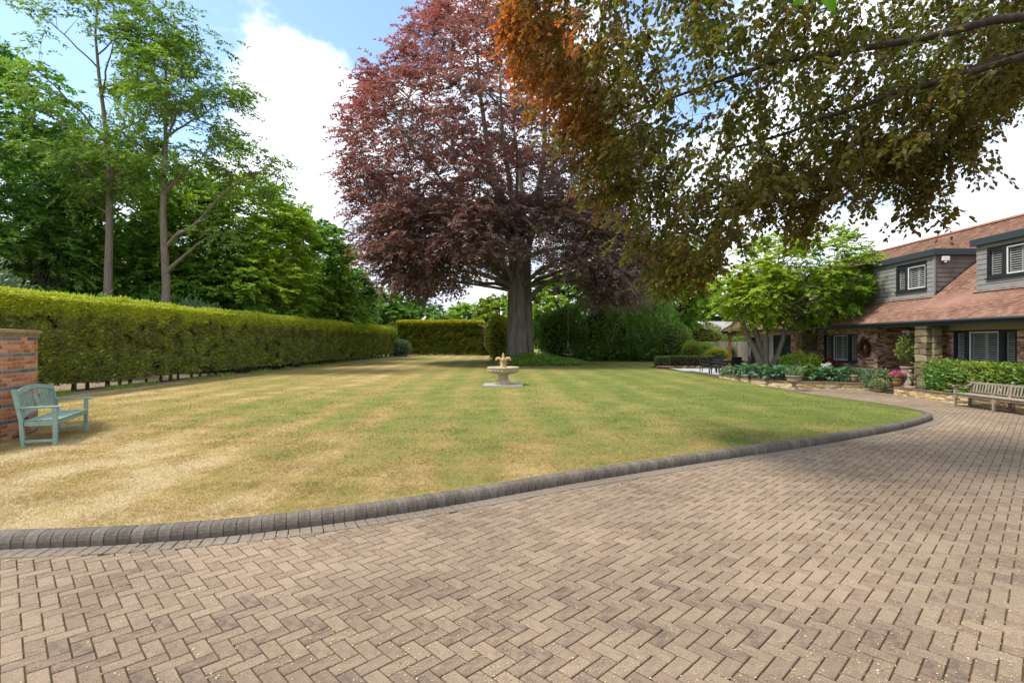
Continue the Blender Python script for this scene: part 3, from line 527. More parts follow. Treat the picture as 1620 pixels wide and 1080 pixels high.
# ------------------------------------------------------------------ hedges
def hedge(name, label, x0, x1, y0, y1, zt, zb, mat, face, n_face, L0, seed, stems=0, band=.55, group=None):
    rs = np.random.RandomState(seed); o = thing(name, ((x0+x1)/2, (y0+y1)/2, .12), label, 'hedge', group); cx, cy = (x0+x1)/2, (y0+y1)/2
    Ps, Ds, Ts, Ls = [], [], [], []
    def surf(n, kind):
        if kind in 'x':   # long side facing +X ; denser near the camera
            yy = y0+(y1-y0)*rs.uniform(size=n)**1.9 if (y1-y0) > 20 else rs.uniform(y0, y1, n); z = zb+(zt-zb)*rs.uniform(size=n); p = np.stack([np.full(n, x1), yy, z], 1); nn = np.array([1, 0, 0.])
        elif kind == 'y': xx = rs.uniform(x0, x1, n); z = zb+(zt-zb)*rs.uniform(size=n); p = np.stack([xx, np.full(n, y0), z], 1); nn = np.array([0, -1, 0.])
        elif kind == 'Y': xx = rs.uniform(x0, x1, n); z = zb+(zt-zb)*rs.uniform(size=n); p = np.stack([xx, np.full(n, y1), z], 1); nn = np.array([0, 1, 0.])
        else: yy = y0+(y1-y0)*rs.uniform(size=n)**(1.6 if (y1-y0) > 20 else 1); xx = rs.uniform(x0, x1, n); p = np.stack([xx, yy, np.full(n, zt)], 1); nn = np.array([0, 0, 1.])
        lump = vnoise(p, 1.1, seed)*.07+vnoise(p, 3.3, seed+1)*.06
        hole = vnoise(p, 2.4, seed+2)
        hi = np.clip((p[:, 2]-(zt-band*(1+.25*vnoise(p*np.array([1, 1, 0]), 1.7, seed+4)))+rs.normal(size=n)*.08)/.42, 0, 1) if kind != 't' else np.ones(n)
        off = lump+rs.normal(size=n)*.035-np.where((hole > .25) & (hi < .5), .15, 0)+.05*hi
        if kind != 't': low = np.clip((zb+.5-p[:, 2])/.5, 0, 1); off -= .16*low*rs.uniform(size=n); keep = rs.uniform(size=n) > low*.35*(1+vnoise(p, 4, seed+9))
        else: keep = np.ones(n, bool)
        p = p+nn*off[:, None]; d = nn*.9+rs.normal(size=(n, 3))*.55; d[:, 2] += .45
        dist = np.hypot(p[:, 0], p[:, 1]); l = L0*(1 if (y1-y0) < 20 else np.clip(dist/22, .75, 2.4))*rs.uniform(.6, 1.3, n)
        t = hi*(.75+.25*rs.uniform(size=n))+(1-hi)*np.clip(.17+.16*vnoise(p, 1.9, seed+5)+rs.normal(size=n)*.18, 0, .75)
        p[:, 2] += np.where(hi > .8, rs.exponential(.018, n), 0)
        Ps.append(p[keep]); Ds.append(d[keep]); Ts.append(t[keep]); Ls.append(l[keep])
    for kd, nn_ in face: surf(int(n_face*nn_), kd)
    P = np.concatenate(Ps); D = np.concatenate(Ds); T = np.concatenate(Ts); L = np.concatenate(Ls); P = P-np.array([cx, cy, .12])
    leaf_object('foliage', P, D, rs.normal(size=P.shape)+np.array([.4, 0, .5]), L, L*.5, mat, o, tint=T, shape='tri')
    mb = MB(); mb.b2(x0-cx+.14, x1-cx-.16, y0-cy+.14, y1-cy-.14, zb+.28-.12, zt-.24); mb.make('branches', M['core'], o)  # solid dark box in place of inner twigs, added to block light
    for i in range(stems):
        y = y0+.25+i*((y1-y0-.4)/stems)+random.gauss(0, .06)
        for sx in (-.28,):
            mb = MB(); r = random.uniform(.045, .075); p0 = Vector((x1-cx+sx+random.gauss(0, .04), y-cy, 0)); mb.tube([p0-Vector((0, 0, .1)), p0+Vector((random.gauss(0, .015), 0, .25)), p0+Vector((random.gauss(0, .03), random.gauss(0, .03), .75)), p0+Vector((random.gauss(0, .05), random.gauss(0, .05), 1.3))], [r*1.35, r, r*.9, r*.7], 7); mb.make('stem', M['bark_dark'], o)
    return o
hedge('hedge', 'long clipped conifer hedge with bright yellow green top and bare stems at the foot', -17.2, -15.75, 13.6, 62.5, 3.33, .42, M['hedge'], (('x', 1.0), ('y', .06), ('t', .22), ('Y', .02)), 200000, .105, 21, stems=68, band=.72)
hedge('hedge', 'shorter conifer hedge across the far end of the lawn, green with a yellow crest', -16.6, -5.6, 66.6, 68.2, 4.35, .2, M['hedge_far'], (('y', 1.0), ('x', .12), ('t', .3)), 60000, .19, 22, band=.55)
bush('dead_shrub', (-5.0, 67.0, .12), (1.3, .7, 3.9), 9000, .16, M['dead'], 'dead brown conifer patch at the right end of the far hedge', 'shrub', seed=5, lump=.15)
o = thing('bare_vine', (-4.1, 65.8, .12), 'bare leaning stems in front of the brown end of the far hedge', 'vine')
for i in range(9):
    mb = MB(); x = random.uniform(-.7, .7); mb.tube([(x, 0, 0), (x+random.gauss(0, .2), 0, 1.5), (x*.4+random.gauss(0, .5)-.3, 0, 3.1), (x*.2+random.gauss(0, .8)-.5, 0, 3.9)], [.05, .04, .03, .015], 5); mb.make('stem', M['fencewood'], o)

# ------------------------------------------------------------------ curved brick wall at the left
CW = (-11.62, 8.80); RW = 2.32
bw = thing('brick_wall', (CW[0], CW[1], 0), 'curved orange brick garden wall with grey courses and sandstone coping beside the green bench', 'wall')
bm1 = MB().cbox((0, 0, 0), (.105, .209, .061), .003).mesh('brick'); bm1.materials.append(M['brick_orange'])
bm2 = MB().cbox((0, 0, 0), (.105, .209, .061), .003).mesh('brick'); bm2.materials.append(M['brick_grey'])
mb = MB(); st = [(-60+i*4) for i in range(39)]
for a0, a1 in zip(st[:-1], st[1:]):
    V = []
    for z in (-.1, 2.03):
        for a, r_ in ((a0, RW-.003), (a1, RW-.003), (a1, RW-.33), (a0, RW-.33)): V.append((r_*math.cos(R(a)), r_*math.sin(R(a)), z))
    mb.add(V, [(0, 3, 2, 1), (4, 5, 6, 7), (0, 1, 5, 4), (2, 3, 7, 6)]+([(3, 0, 4, 7)] if a0 == st[0] else [])+([(1, 2, 6, 5)] if a1 == st[-1] else []))
mb.make('mortar', M['mortar'], bw)
stuffb = MB(); cnt = 0
for row in range(26):
    z = .075*row+.04; grey = (25-row) % 4 == 0
    da = .225/RW; na = int(R(152)/da)
    for k in range(na):
        a = R(-60)+(k+(.5 if row % 2 else 0))*da+random.gauss(0, .001); ad = math.degrees(a)
        c = (RW-.052+random.gauss(0, .0015))*1.0; p = (c*math.cos(a), c*math.sin(a), z+.035)
        if ad > 92: continue
        if 0 < ad < 55 and z > .06: link('brick', bm2 if grey and random.random() < .93 else bm1, None, bw, p, (0, 0, a+random.gauss(0, .004))); cnt += 1
        else: stuffb.cbox(p, (.105, .215, .065), .004, a)
stuffb.make('brickwork', M['brick_orange'], bw, kind='stuff')
na = 17
for k in range(na):
    a0, a1 = R(-60+152*k/na)+.003, R(-60+152*(k+1)/na)-.003; mb = MB(); pr = [(RW-.37, 1.995), (RW+.005, 1.995), (RW+.045, 2.05), (RW+.075, 2.062), (RW+.075, 2.12), (RW-.37, 2.14)]; V = []; q = 5
    for i in range(q+1):
        a = a0+(a1-a0)*i/q
        for r_, z in pr: V.append((r_*math.cos(a), r_*math.sin(a), z))
    F = [(i*6+j, (i+1)*6+j, (i+1)*6+(j+1) % 6, i*6+(j+1) % 6) for i in range(q) for j in range(6)]+[tuple(range(6))[::-1], tuple(q*6+j for j in range(6))]; mb.add(V, F); mb.make('coping_stone', M['coping'], bw)

# ------------------------------------------------------------------ patio and low planted beds by the house
fan_poly('patio', [(9.46, 26.2), (9.1, 34.3), (9.6, 34.45), (13.2, 34.6), (13.2, 40), (26, 40), (26, 26.9), (13.9, 26.9), (12, 26.6)], .132, M['joint'], kind='structure')
pat = bpy.data.objects['patio']; mb = MB()
for i in range(29):
    for j in range(23):
        x, y = 9.55+i*.6, 26.35+j*.6
        if x < 9.5-(y-26.2)*.03+.2 or y > 39.6 or (x < 13.3 and y > 34.2) or (x > 13.9 and y < 27): continue
        if x < 13.3 and y < 33.9: mq = MB(); mq.cbox((x+.15, y+.3, .138+random.gauss(0, .0008)), (.592, .592, .02), .003); mq.make('paving_slab', M['patio'], pat)
        else: mb.cbox((x+.15, y+.3, .138), (.592, .592, .02), .003)
tag(mb.make('paving_slabs', M['patio'], pat), kind='stuff')
sv = []
for q in range(7):
    bm = bmesh.new(); bmesh.ops.create_cube(bm, size=1); bmesh.ops.bevel(bm, geom=bm.edges[:], offset=.10, segments=1, affect='EDGES')
    for v in bm.verts: v.co += Vector((random.gauss(0, .035), random.gauss(0, .05), random.gauss(0, .05)))
    me = bpy.data.meshes.new('stone'); bm.to_mesh(me); bm.free(); me.materials.append(M['yellowstone']); sv.append(me)
    m2 = me.copy(); m2.materials.clear(); m2.materials.append(M['stone']); sv.append(m2)
SY, SP = sv[0::2], sv[1::2]
def stone_run(parent, pts, z0, h, courses, thick, meshes, lmean, base=(0, 0)):
    """courses of walling stones along a polyline, with coping stones on top and a mortar heart"""
    heart = MB()
    for (a, b) in zip(pts[:-1], pts[1:]):
        a = Vector(a); b = Vector(b); L = (b-a).length; d = (b-a)/L; ang = math.atan2(d.y, d.x); m_ = (a+b)/2
        heart.box((m_.x, m_.y, z0+h/2-.03), (L+.02, thick*.8, h+.04), ang)
        for c in range(courses):
            s = 0 if c % 2 else -lmean*.3
            while s < L:
                l = lmean*random.uniform(.6, 1.35); e = min(s+l, L); s0 = max(s, 0)
                if e-s0 > .05:
                    p = a+d*((s0+e)/2); ch = h/courses; link('stone', random.choice(meshes), None, parent, (p.x, p.y, z0+ch*(c+.5)), (0, 0, ang), (e-s0-.008, thick*random.uniform(.96, 1.06), ch-.009))
                s += l
        s = 0
        while s < L-.01:
            e = min(s+.32, L); p = a+d*((s+e)/2); link('coping_stone', CPM, None, parent, (p.x, p.y, z0+h+.018+random.gauss(0, .002)), (0, 0, ang), (e-s-.006, thick+.05, .042)); s = e
    heart.make('mortar', M['mortar'], parent)
bm = bmesh.new(); bmesh.ops.create_cube(bm, size=1); bmesh.ops.bevel(bm, geom=bm.edges[:], offset=.07, segments=1, affect='EDGES'); CPM = bpy.data.meshes.new('coping_stone'); bm.to_mesh(CPM); bm.free(); CPM.materials.append(M['browncoping'])
pl = thing('planter', (0, 0, 0), 'low yellow stone planter wall behind the long grey bench, under the big window', 'planter')
stone_run(pl, [(14.3, 19.25), (13.28, 19.25), (13.28, 7.9), (14.3, 7.9)], -.02, .27, 4, .15, SY, .30)
fan_poly('planting_soil', [(13.3, 7.9), (14.6, 7.9), (14.6, 19.2), (13.3, 19.2)], .20, M['soil'], kind='structure')
pl2 = thing('planter', (0, 0, 0), 'low stone planter wall round the hosta bed and maple tree', 'planter')
PB = [(9.62, 26.3), (9.8, 24.4), (10.25, 22.6), (11.0, 21.75), (12.0, 21.4), (13.55, 21.1)]
stone_run(pl2, PB+[(13.9, 21.6)], -.02, .25, 4, .15, SY, .32)
fan_poly('planting_soil', [(9.66, 26.4)]+PB[1:]+[(14.6, 21.6), (14.6, 27), (11.5, 26.9)], .18, M['soil'], kind='structure')
# ------------------------------------------------------------------ house: facade looks towards -X, ridge runs along Y
HX = 14.6; EX = 13.75; EZ = 2.62; SL = .80; RX = 18.83; RZ = EZ+SL*(RX-EX); Y0, Y1 = 8.0, 37.3
house = thing('house', (HX, 22, 0), 'long brick house with red clay tiled roof, grey dormers and shuttered windows', 'house')
HO = Vector((HX, 22, 0))
def hadd(mb, name, mat, parent=None, **k):
    mb.v = [tuple(Vector(v)-HO) for v in mb.v]; return mb.make(name, mat, parent or house, **k)
def hsub(mb, name, mat, parent): # sub-part under a part placed at the house origin
    mb.v = [tuple(Vector(v)-HO) for v in mb.v]; return mb.make(name, mat, parent)
openings = {'A': (16.02, 18.36, 1.10, 2.27), 'B': (23.55, 26.2, .98, 2.24)}
def brick_face(x, y0, y1, z0, z1, holes, mb, face=-1):
    row = 0; z = z0
    while z < z1-.02:
        y = y0-(.1125 if row % 2 else 0); h = min(.065, z1-z)
        while y < y1:
            a, b = max(y, y0), min(y+.2165, y1)
            if b-a > .03 and not any(a < q[1] and b > q[0] and z < q[3]-.01 and z+h > q[2]+.01 for q in holes): mb.b2(x+face*(.012+random.gauss(0, .002)), x-face*.04, a, b, z, z+h)
            elif b-a > .03:
                for q in holes:
                    if a < q[0] < b and z < q[3]-.01 and z+h > q[2]+.01: mb.b2(x-.012, x+.04, a, q[0], z, z+h)
                    if a < q[1] < b and z < q[3]-.01 and z+h > q[2]+.01: mb.b2(x-.012, x+.04, q[1], b, z, z+h)
            y += .2265
        z += .0755; row += 1
def brick_south(y, x0, x1, z0, z1, mb, west=None):
    z = z0; row = 0
    while z < z1-.02:
        x = x0-(.1125 if row % 2 else 0)
        while x < x1:
            a, b = max(x, x0), min(x+.2165, x1)
            if b-a > .03: mb.b2(a, b, y-.012+random.gauss(0, .002), y+.04, z, min(z+.065, z1))
            x += .2265
        z += .0755; row += 1
def wallbox(x0, x1, y0, y1, z0, z1, holes, mb):
    """mortar-coloured wall sheet with rectangular holes along Y"""
    ys = sorted({y0, y1, *[h[0] for h in holes], *[h[1] for h in holes]})
    for a, b in zip(ys[:-1], ys[1:]):
        h = [q for q in holes if q[0] <= a+1e-6 and q[1] >= b-1e-6]
        if not h: mb.b2(x0, x1, a, b, z0, z1)
        else: mb.b2(x0, x1, a, b, z0, h[0][2]); mb.b2(x0, x1, a, b, h[0][3], z1)
wl = MB(); wallbox(HX, HX+.3, Y0, 19.0, 0, 2.27, [openings['A']], wl); wallbox(HX, HX+.3, 22.25, 26.75, 0, 2.48, [openings['B']], wl)
wl.b2(HX+.3, 16.6, 22.25, 22.55, 0, 2.48); wl.b2(16.6, 16.9, 17.0, 22.55, 0, 2.48); wl.b2(HX+.3, 16.6, 18.7, 19.0, 0, 2.48)
wl.b2(15.5, 15.8, 26.75, 31.2, 0, 2.48); wl.b2(HX+.3, 15.5, 26.45, 26.75, 0, 2.48); wl.b2(15.5, 15.8, 33.35, 33.9, 0, 2.48)
wl.b2(HX, 24, Y0-.3, Y0, 0, 2.48); wl.b2(23.7, 24, Y0, 37, 0, 2.48); wl.b2(15.5, 24, 37.0, 37.3, 0, 2.48)
wall = hadd(wl, 'wall', M['mortar'])
br = MB(); brick_face(HX, Y0, 18.99, .02, 2.27, [openings['A']], br); brick_face(HX, 22.24, 26.74, .02, 2.47, [openings['B']], br); brick_south(22.25, HX+.0, 16.6, .02, 2.47, br); brick_face(15.5, 26.75, 31.2, .02, 2.47, [], br)
brk = hsub(br, 'brickwork', M['brick'], wall); brk['kind'] = 'stuff'
mb = MB(); mb.b2(HX-.03, HX+.3, Y0, 19.0, 2.272, 2.475); hadd(mb, 'lintel', M['soffit'])
mb = MB(); mb.b2(EX+.05, HX+.6, Y0-.3, 37.3, 2.478, 2.50); mb.b2(HX+.6, 17, 18.9, 22.4, 2.478, 2.50); mb.b2(HX+.6, 16, 26.9, 37.3, 2.478, 2.5); hadd(mb, 'soffit', M['soffit'])
mb = MB(); mb.b2(EX+.02, EX+.05, Y0-.3, 37.3, 2.44, 2.60); mb.b2(EX+.02, 24, 37.27, 37.3, 2.44, 2.6); hadd(mb, 'fascia', M['fascia'])
mb = MB(); P = [(EX-.06, Y0-.3, 2.575), (EX-.06, 37.35, 2.575)]; mb.tube(P, .052, 8); hadd(mb, 'gutter', M['darkframe'])
# roof deck and hip
mb = MB(); HY = Y1+.1-(RX-EX)
mb.add([(EX, Y0-.3, EZ-.03), (EX, Y1+.1, EZ-.03), (RX, HY, RZ-.03), (RX, Y0-.3, RZ-.03)], [(0, 1, 2, 3)[::-1]])
EB = 2*RX-EX; mb.add([(EX, Y1+.1, EZ-.03), (EB, Y1+.1, EZ-.03), (RX, HY, RZ-.03)], [(0, 1, 2)]); mb.add([(EB, Y0-.3, EZ-.03), (EB, Y1+.1, EZ-.03), (RX, HY, RZ-.03), (RX, Y0-.3, RZ-.03)], [(0, 1, 2, 3)])
mb.add([(EX, Y0-.31, EZ-.03), (RX, Y0-.31, RZ-.03), (EB, Y0-.31, EZ-.03)], [(0, 1, 2)[::-1]])
roof = hadd(mb, 'roof', M['roof'])
dorm = [('a', 19.72, 28.4, .0), ('b', 10.4, 17.92, .0), ('c', 31.4, 35.1, 0)]
DX = 15.0; DZT = 5.28
cs = math.sqrt(1+SL*SL); gx, gz = 1/cs, SL/cs; T = []; g_ = .105; rows = int((RX-EX)*cs/g_)
rs = np.random.RandomState(8); V = []; F = []
for r_ in range(rows+1):
    s = r_*g_; x = EX+s*gx; z = EZ+s*gz; ymax = Y1+.1-(x-EX); bell = -.05*math.sin(min(1, s/2.2)*math.pi)
    for k in range(int((ymax-Y0+.3)/.168)+1):
        a = Y0-.3+(k+(.5 if r_ % 2 else 0))*.168; b = min(a+.163, ymax)
        if b-a < .02: continue
        if any(dy0+.05 < (a+b)/2 < dy1-.05 and x > DX and z < DZT-.1 for _, dy0, dy1, _ in dorm): continue
        lift = .024+rs.normal()*.002+.012*math.sin(a*.9+r_*.05)*math.sin(r_*.11); b0 = len(V); e = s-.012+rs.normal()*.002; x0, z0 = EX+e*gx-lift*gz, EZ+e*gz+lift*gx+bell; x1, z1 = EX+(s+g_)*gx, EZ+(s+g_)*gz+.004+bell
        V += [(x0+.012*gz, a, z0-.014), (x0+.012*gz, b, z0-.014), (x0, a, z0), (x0, b, z0), (x1, b, z1), (x1, a, z1)]; F += [(b0, b0+1, b0+3, b0+2), (b0+2, b0+3, b0+4, b0+5)]
me = fast_mesh('roof_tiles', np.array(V)-np.array(HO), np.array(F)[:, ::-1]); tag(link('roof_tiles', me, M['roof'], house), kind='stuff')
for i in range(int((HY-Y0+.3)/.33)):       # half-round ridge tiles
    y = Y0-.3+i*.33; mb = MB(); V = []; 
    for yy in (y, y+.325):
        for k in range(7): a = math.pi*k/6; V.append((RX+.13*math.cos(a), yy, RZ-.03+.11*math.sin(a)))
    mb.add(V, [(k, k+1, k+8, k+7) for k in range(6)]+[tuple(range(7))[::-1], tuple(range(7, 14))], False); hadd(mb, 'ridge_tile', M['ridge'])
mb = MB(); mb.tube([(EX, Y1+.1, EZ+.0), (RX, HY, RZ-.02)], .09, 8); hadd(mb, 'hip_ridge', M['ridge'])

def window(Y, Z, X, lights, name='window', depth=.07, louv=.072, sill=True, inset=0.0):
    """Y=(y0,y1) Z=(z0,z1) on plane x=X, looking to -X. lights: (start, end, shutters, white frame) as fractions from the far end (y1) to the near end"""
    y0, y1 = Y; z0, z1 = Z; f = .055; Wd = y1-y0; xo = X+inset
    mb = MB(); mb.b2(xo, xo+depth, y0, y1, z0, z0+f); mb.b2(xo, xo+depth, y0, y1, z1-f, z1); mb.b2(xo, xo+depth, y0, y0+f, z0+f, z1-f); mb.b2(xo, xo+depth, y1-f, y1, z0+f, z1-f)
    for (a, b, s, wf), (a2, b2, s2, wf2) in zip(lights[:-1], lights[1:]): mb.b2(xo, xo+depth, y1-a2*Wd, y1-b*Wd, z0+f, z1-f)
    wo = hadd(mb, name, M['darkframe'])
    for a, b, s, wf in lights:
        ya, yb = y1-b*Wd, y1-a*Wd
        if a == 0: yb -= f
        if b == 1: ya += f
        za, zb = z0+f, z1-f; m1 = MB(); q = .035; xf = xo+.012; mt = M['white'] if wf else M['darkframe']
        m1.b2(xf, xf+.04, ya, yb, za, za+q); m1.b2(xf, xf+.04, ya, yb, zb-q, zb); m1.b2(xf, xf+.04, ya, ya+q, za+q, zb-q); m1.b2(xf, xf+.04, yb-q, yb, za+q, zb-q); hsub(m1, 'sash', mt, wo)
        m1 = MB(); m1.b2(xf+.018, xf+.024, ya+q, yb-q, za+q, zb-q); hsub(m1, 'pane', M['glass'], wo)
        w_ = (yb-ya)/s
        for k in range(s):
            c0, c1 = ya+k*w_+.006, ya+(k+1)*w_-.006; xs = xo+.10; m1 = MB(); q2 = .045
            m1.b2(xs, xs+.028, c0, c0+q2, za, zb); m1.b2(xs, xs+.028, c1-q2, c1, za, zb); m1.b2(xs, xs+.028, c0+q2, c1-q2, za, za+.06); m1.b2(xs, xs+.028, c0+q2, c1-q2, zb-.06, zb)
            z = za+.06+louv*.5
            while z < zb-.06: m1.box((xs+.014, (c0+c1)/2, z), (.058, c1-c0-2*q2, .009), m=Matrix.Rotation(R(-38), 3, 'Y')); z += louv
            hsub(m1, 'shutter', M['white'], wo)
    m1 = MB(); m1.b2(xo+.24, xo+.26, y0, y1, z0, z1); m1.b2(xo+depth+.07, xo+.24, y0-.02, y0, z0, z1); m1.b2(xo+depth+.07, xo+.24, y1, y1+.02, z0, z1); hsub(m1, 'room_backing', M['dim'], wo)
    if sill: m1 = MB(); m1.b2(xo-.05, xo+.02, y0-.03, y1+.03, z0-.05, z0-.004); hsub(m1, 'sill', M['darkframe'], wo)
    return wo
window((16.02, 18.36), (1.10, 2.27), HX, [(0, .20, 1, 0), (.27, .73, 2, 1), (.80, 1, 1, 0)])
window((23.55, 26.2), (.98, 2.24), HX, [(0, .25, 1, 0), (.31, .72, 2, 1), (.78, 1, 1, 0)])
window((12.0, 14.6), (1.10, 2.27), HX-.0, [(0, .20, 1, 0), (.27, .73, 2, 1), (.80, 1, 1, 0)]) if False else None
# dormers: each a part with boards, fascia and window frames
def dormer(y0, y1, wins, side_mat):
    zb = EZ+SL*(DX-EX)-.02; F_ = MB(); F_.b2(DX+.03, DX+.12, y0+.02, y1-.02, zb, DZT-.2)
    hs = [(w[0], w[1], w[2], w[3]) for w in wins]; F_ = MB(); wallbox(DX+.03, DX+.12, y0+.02, y1-.02, zb, DZT-.22, hs, F_)
    xe = EX+(DZT-EZ)/SL
    for yy in (y0+.02, y1-.08): F_.add([(DX+.05, yy, zb), (DX+.05, yy, DZT-.2), (xe, yy, DZT-.2), (DX+.05, yy+.06, zb), (DX+.05, yy+.06, DZT-.2), (xe, yy+.06, DZT-.2)], [(0, 1, 2)[::-1], (3, 4, 5), (0, 3, 4, 1)[::-1], (1, 4, 5, 2), (2, 5, 3, 0)])
    d = hadd(F_, 'dormer', M['darkframe'])
    # roof slab with deep grey fascia
    mb = MB(); mb.b2(DX-.12, xe+.25, y0-.13, y1+.13, DZT-.21, DZT); hsub(mb, 'fascia', M['fascia'], d)
    mb = MB(); mb.b2(DX-.09, xe+.28, y0-.10, y1+.10, DZT+.003, DZT+.03); hsub(mb, 'flat_roof', M['browncoping'], d)
    mb = MB(); mb.b2(DX-.16, DX+.06, y0, y1, zb-.075, zb-.055) ; hsub(mb, 'flashing', M['slab'], d)
    hb = .168; z = zb
    while z < DZT-.25:
        zt = min(z+hb-.008, DZT-.215); ys = sorted([y0-.01, y1+.01]+[w[0] for w in wins]+[w[1] for w in wins]) if any(w[2] < (z+zt)/2 < w[3] for w in wins) else [y0-.01, y1+.01]
        for a, b in zip(ys[::2], ys[1::2]):
            if b-a < .03: continue
            m1 = MB(); m1.add([(DX, a, z), (DX+.028, a, z), (DX+.028, a, zt), (DX+.014, a, zt), (DX, b, z), (DX+.028, b, z), (DX+.028, b, zt), (DX+.014, b, zt)], [(0, 4, 7, 3)[::-1], (0, 1, 5, 4)[::-1], (3, 7, 6, 2)[::-1], (0, 3, 2, 1)[::-1], (4, 5, 6, 7)[::-1]]); hsub(m1, 'board', M['cladding'], d)
        # cheek facing the camera side
        x_end = EX+(z-EZ)/SL; xt = EX+(zt-EZ)/SL
        if x_end > DX+.05:
            m1 = MB(); m1.add([(DX+.03, y0-.012, z), (x_end+.02, y0-.012, z), (xt+.02, y0, zt), (DX+.03, y0, zt), (DX+.03, y0+.02, z), (x_end+.02, y0+.02, z), (xt+.02, y0+.02, zt), (DX+.03, y0+.02, zt)], [(0, 1, 2, 3), (0, 4, 5, 1), (3, 2, 6, 7)]); hsub(m1, 'board', side_mat, d)
        z += hb
    mb = MB(); mb.b2(DX-.022, DX+.03, y0-.03, y0+.06, zb, DZT-.212); hsub(mb, 'corner_trim', M['cladding'], d)
    mb = MB()
    n_ = 12
    for i in range(n_): 
        x = DX+(xe-DX)*(i+.5)/n_; mb.box((x, y0-.05, EZ+SL*(x-EX)+.03), ((xe-DX)/n_*1.35, .07, .03), m=Matrix.Rotation(-math.atan(SL), 3, 'Y'))
    hsub(mb, 'flashing', M['darkframe'], d)
    return d
W1 = (20.1, 21.72, 3.88, 4.86); W1b = (25.2, 27.6, 3.88, 4.86); W2 = (15.2, 17.52, 3.95, 4.93); W3 = (11.0, 13.6, 3.95, 4.93)
dormer(19.72, 28.4, [W1, W1b], M['cladding_shaded']); dormer(10.4, 17.92, [W2, W3], M['cladding_shaded']); dormer(31.4, 35.1, [(32.2, 34.2, 3.88, 4.86)], M['cladding_shaded'])
for W_, ls in ((W1, [(0, .32, 1, 0), (.40, 1, 2, 1)]), (W1b, [(0, .25, 1, 0), (.32, .68, 2, 1), (.75, 1, 1, 0)]), (W2, [(0, .24, 1, 0), (.30, .70, 2, 1), (.76, 1, 1, 0)]), (W3, [(0, .5, 2, 1), (.56, 1, 2, 1)]), ((32.2, 34.2, 3.88, 4.86), [(0, .45, 1, 1), (.55, 1, 1, 1)])): window((W_[0]+.004, W_[1]-.004), (W_[2]+.004, W_[3]-.004), DX-.01, ls)
# recessed entrance door
mb = MB(); mb.b2(16.53, 16.59, 19.6, 21.3, .02, 2.2); d_ = hadd(mb, 'door', M['darkframe'])
for i in range(4): mb = MB(); mb.b2(16.5, 16.53, 19.7+i*.4, 20.0+i*.4, .3, 2.0); hsub(mb, 'pane', M['doorglass'], d_)
# stone piers
def pier(y0, y1, x0, x1):
    mb = MB(); mb.b2(x0+.07, x1, y0+.07, y1-.05, 0, 2.47); p = hadd(mb, 'stone_pier', M['mortar']); z = 0
    while z < 2.44:
        h = random.uniform(.17, .27); h = min(h, 2.475-z)
        if 2.475-(z+h) < .08: h = 2.475-z
        tb = .07*(1-z/2.5)
        nx = random.choice((1, 2)); cuts = [0]+sorted(random.uniform(.35, .65) for _ in range(nx-1))+[1]
        for a, b in zip(cuts[:-1], cuts[1:]):
            o = link('stone', random.choice(SP), None, p, (x0+.04-tb, y0+(y1-y0)*(a+b)/2-HO.y, z+h/2), None, (.20, (y1-y0)*(b-a)*.97, h*.95)); o.location.x -= HO.x
        nx = random.choice((1, 2, 2)); cuts = [0]+sorted(random.uniform(.35, .65) for _ in range(nx-1))+[1]
        for a, b in zip(cuts[:-1], cuts[1:]):
            o = link('stone', random.choice(SP), None, p, (x0+.14+(x1-x0-.14)*(a+b)/2-HO.x, y0+.05-tb-HO.y, z+h/2), None, ((x1-x0-.1)*(b-a)*.97, .2, h*.95))
        z += h
pier(18.5, 19.05, 13.86, 14.28); pier(26.75, 27.4, 13.93, 14.58)
mb = MB(); mb.b2(14.9, 15.4, 18.40, 18.42, 0, 2.47)
# open timber veranda at the far end with glazed doors behind
mb = MB(); mb.b2(13.95, 14.13, 27.4, 36.9, 2.27, 2.437); mb.b2(14.13, 15.5, 36.72, 36.9, 2.27, 2.437); hadd(mb, 'timber_beam', M['oakpost'])
for y in (36.6, 31.9, 27.5):
    mb = MB(); mb.b2(13.96, 14.12, y, y+.2, .14, 2.268); hadd(mb, 'timber_post', M['oakpost'])
    for s in ((-1, 1) if y == 31.9 else ((-1,) if y > 33 else (1,))): mb = MB(); mb.bar((14.04, y+.1, 1.9), (14.04, y+.1+s*.38, 2.29), .09, .09, up=(1, 0, 0)); hadd(mb, 'brace', M['oakpost'])
def glazed(y0, y1, n, frame, gx_=15.5):
    mb = MB(); w_ = (y1-y0)/n
    for i in range(n+1): mb.b2(gx_, gx_+.08, y0+i*w_-.05, y0+i*w_+.05, .15, 2.3)
    mb.b2(gx_, gx_+.08, y0, y1, 2.2, 2.47); mb.b2(gx_, gx_+.08, y0, y1, .14, .26); d = hadd(mb, 'glazed_door', frame)
    for i in range(n): mb = MB(); mb.b2(gx_+.03, gx_+.04, y0+i*w_+.05, y0+(i+1)*w_-.05, .26, 2.2); hsub(mb, 'pane', M['doorglass'], d)
glazed(33.9, 36.9, 3, M['white']); glazed(31.2, 33.35, 2, M['darkframe'])
mb = MB(); mb.tube([(13.9, 26.72, 2.5), (14.3, 26.72, 2.3), (14.52, 26.72, 2.2), (14.52, 26.72, .1)], .035, 8); hadd(mb, 'downpipe', M['darkframe'])
# sensor box on the dormer cheek
mb = MB(); mb.cbox((15.32, 19.62, 4.93), (.26, .09, .16), .012); o = hadd(mb, 'alarm_box', M['white']); mb = MB(); mb.cbox((15.30, 19.6, 4.81), (.07, .06, .05), .006); hsub(mb, 'sensor', M['white'], o)

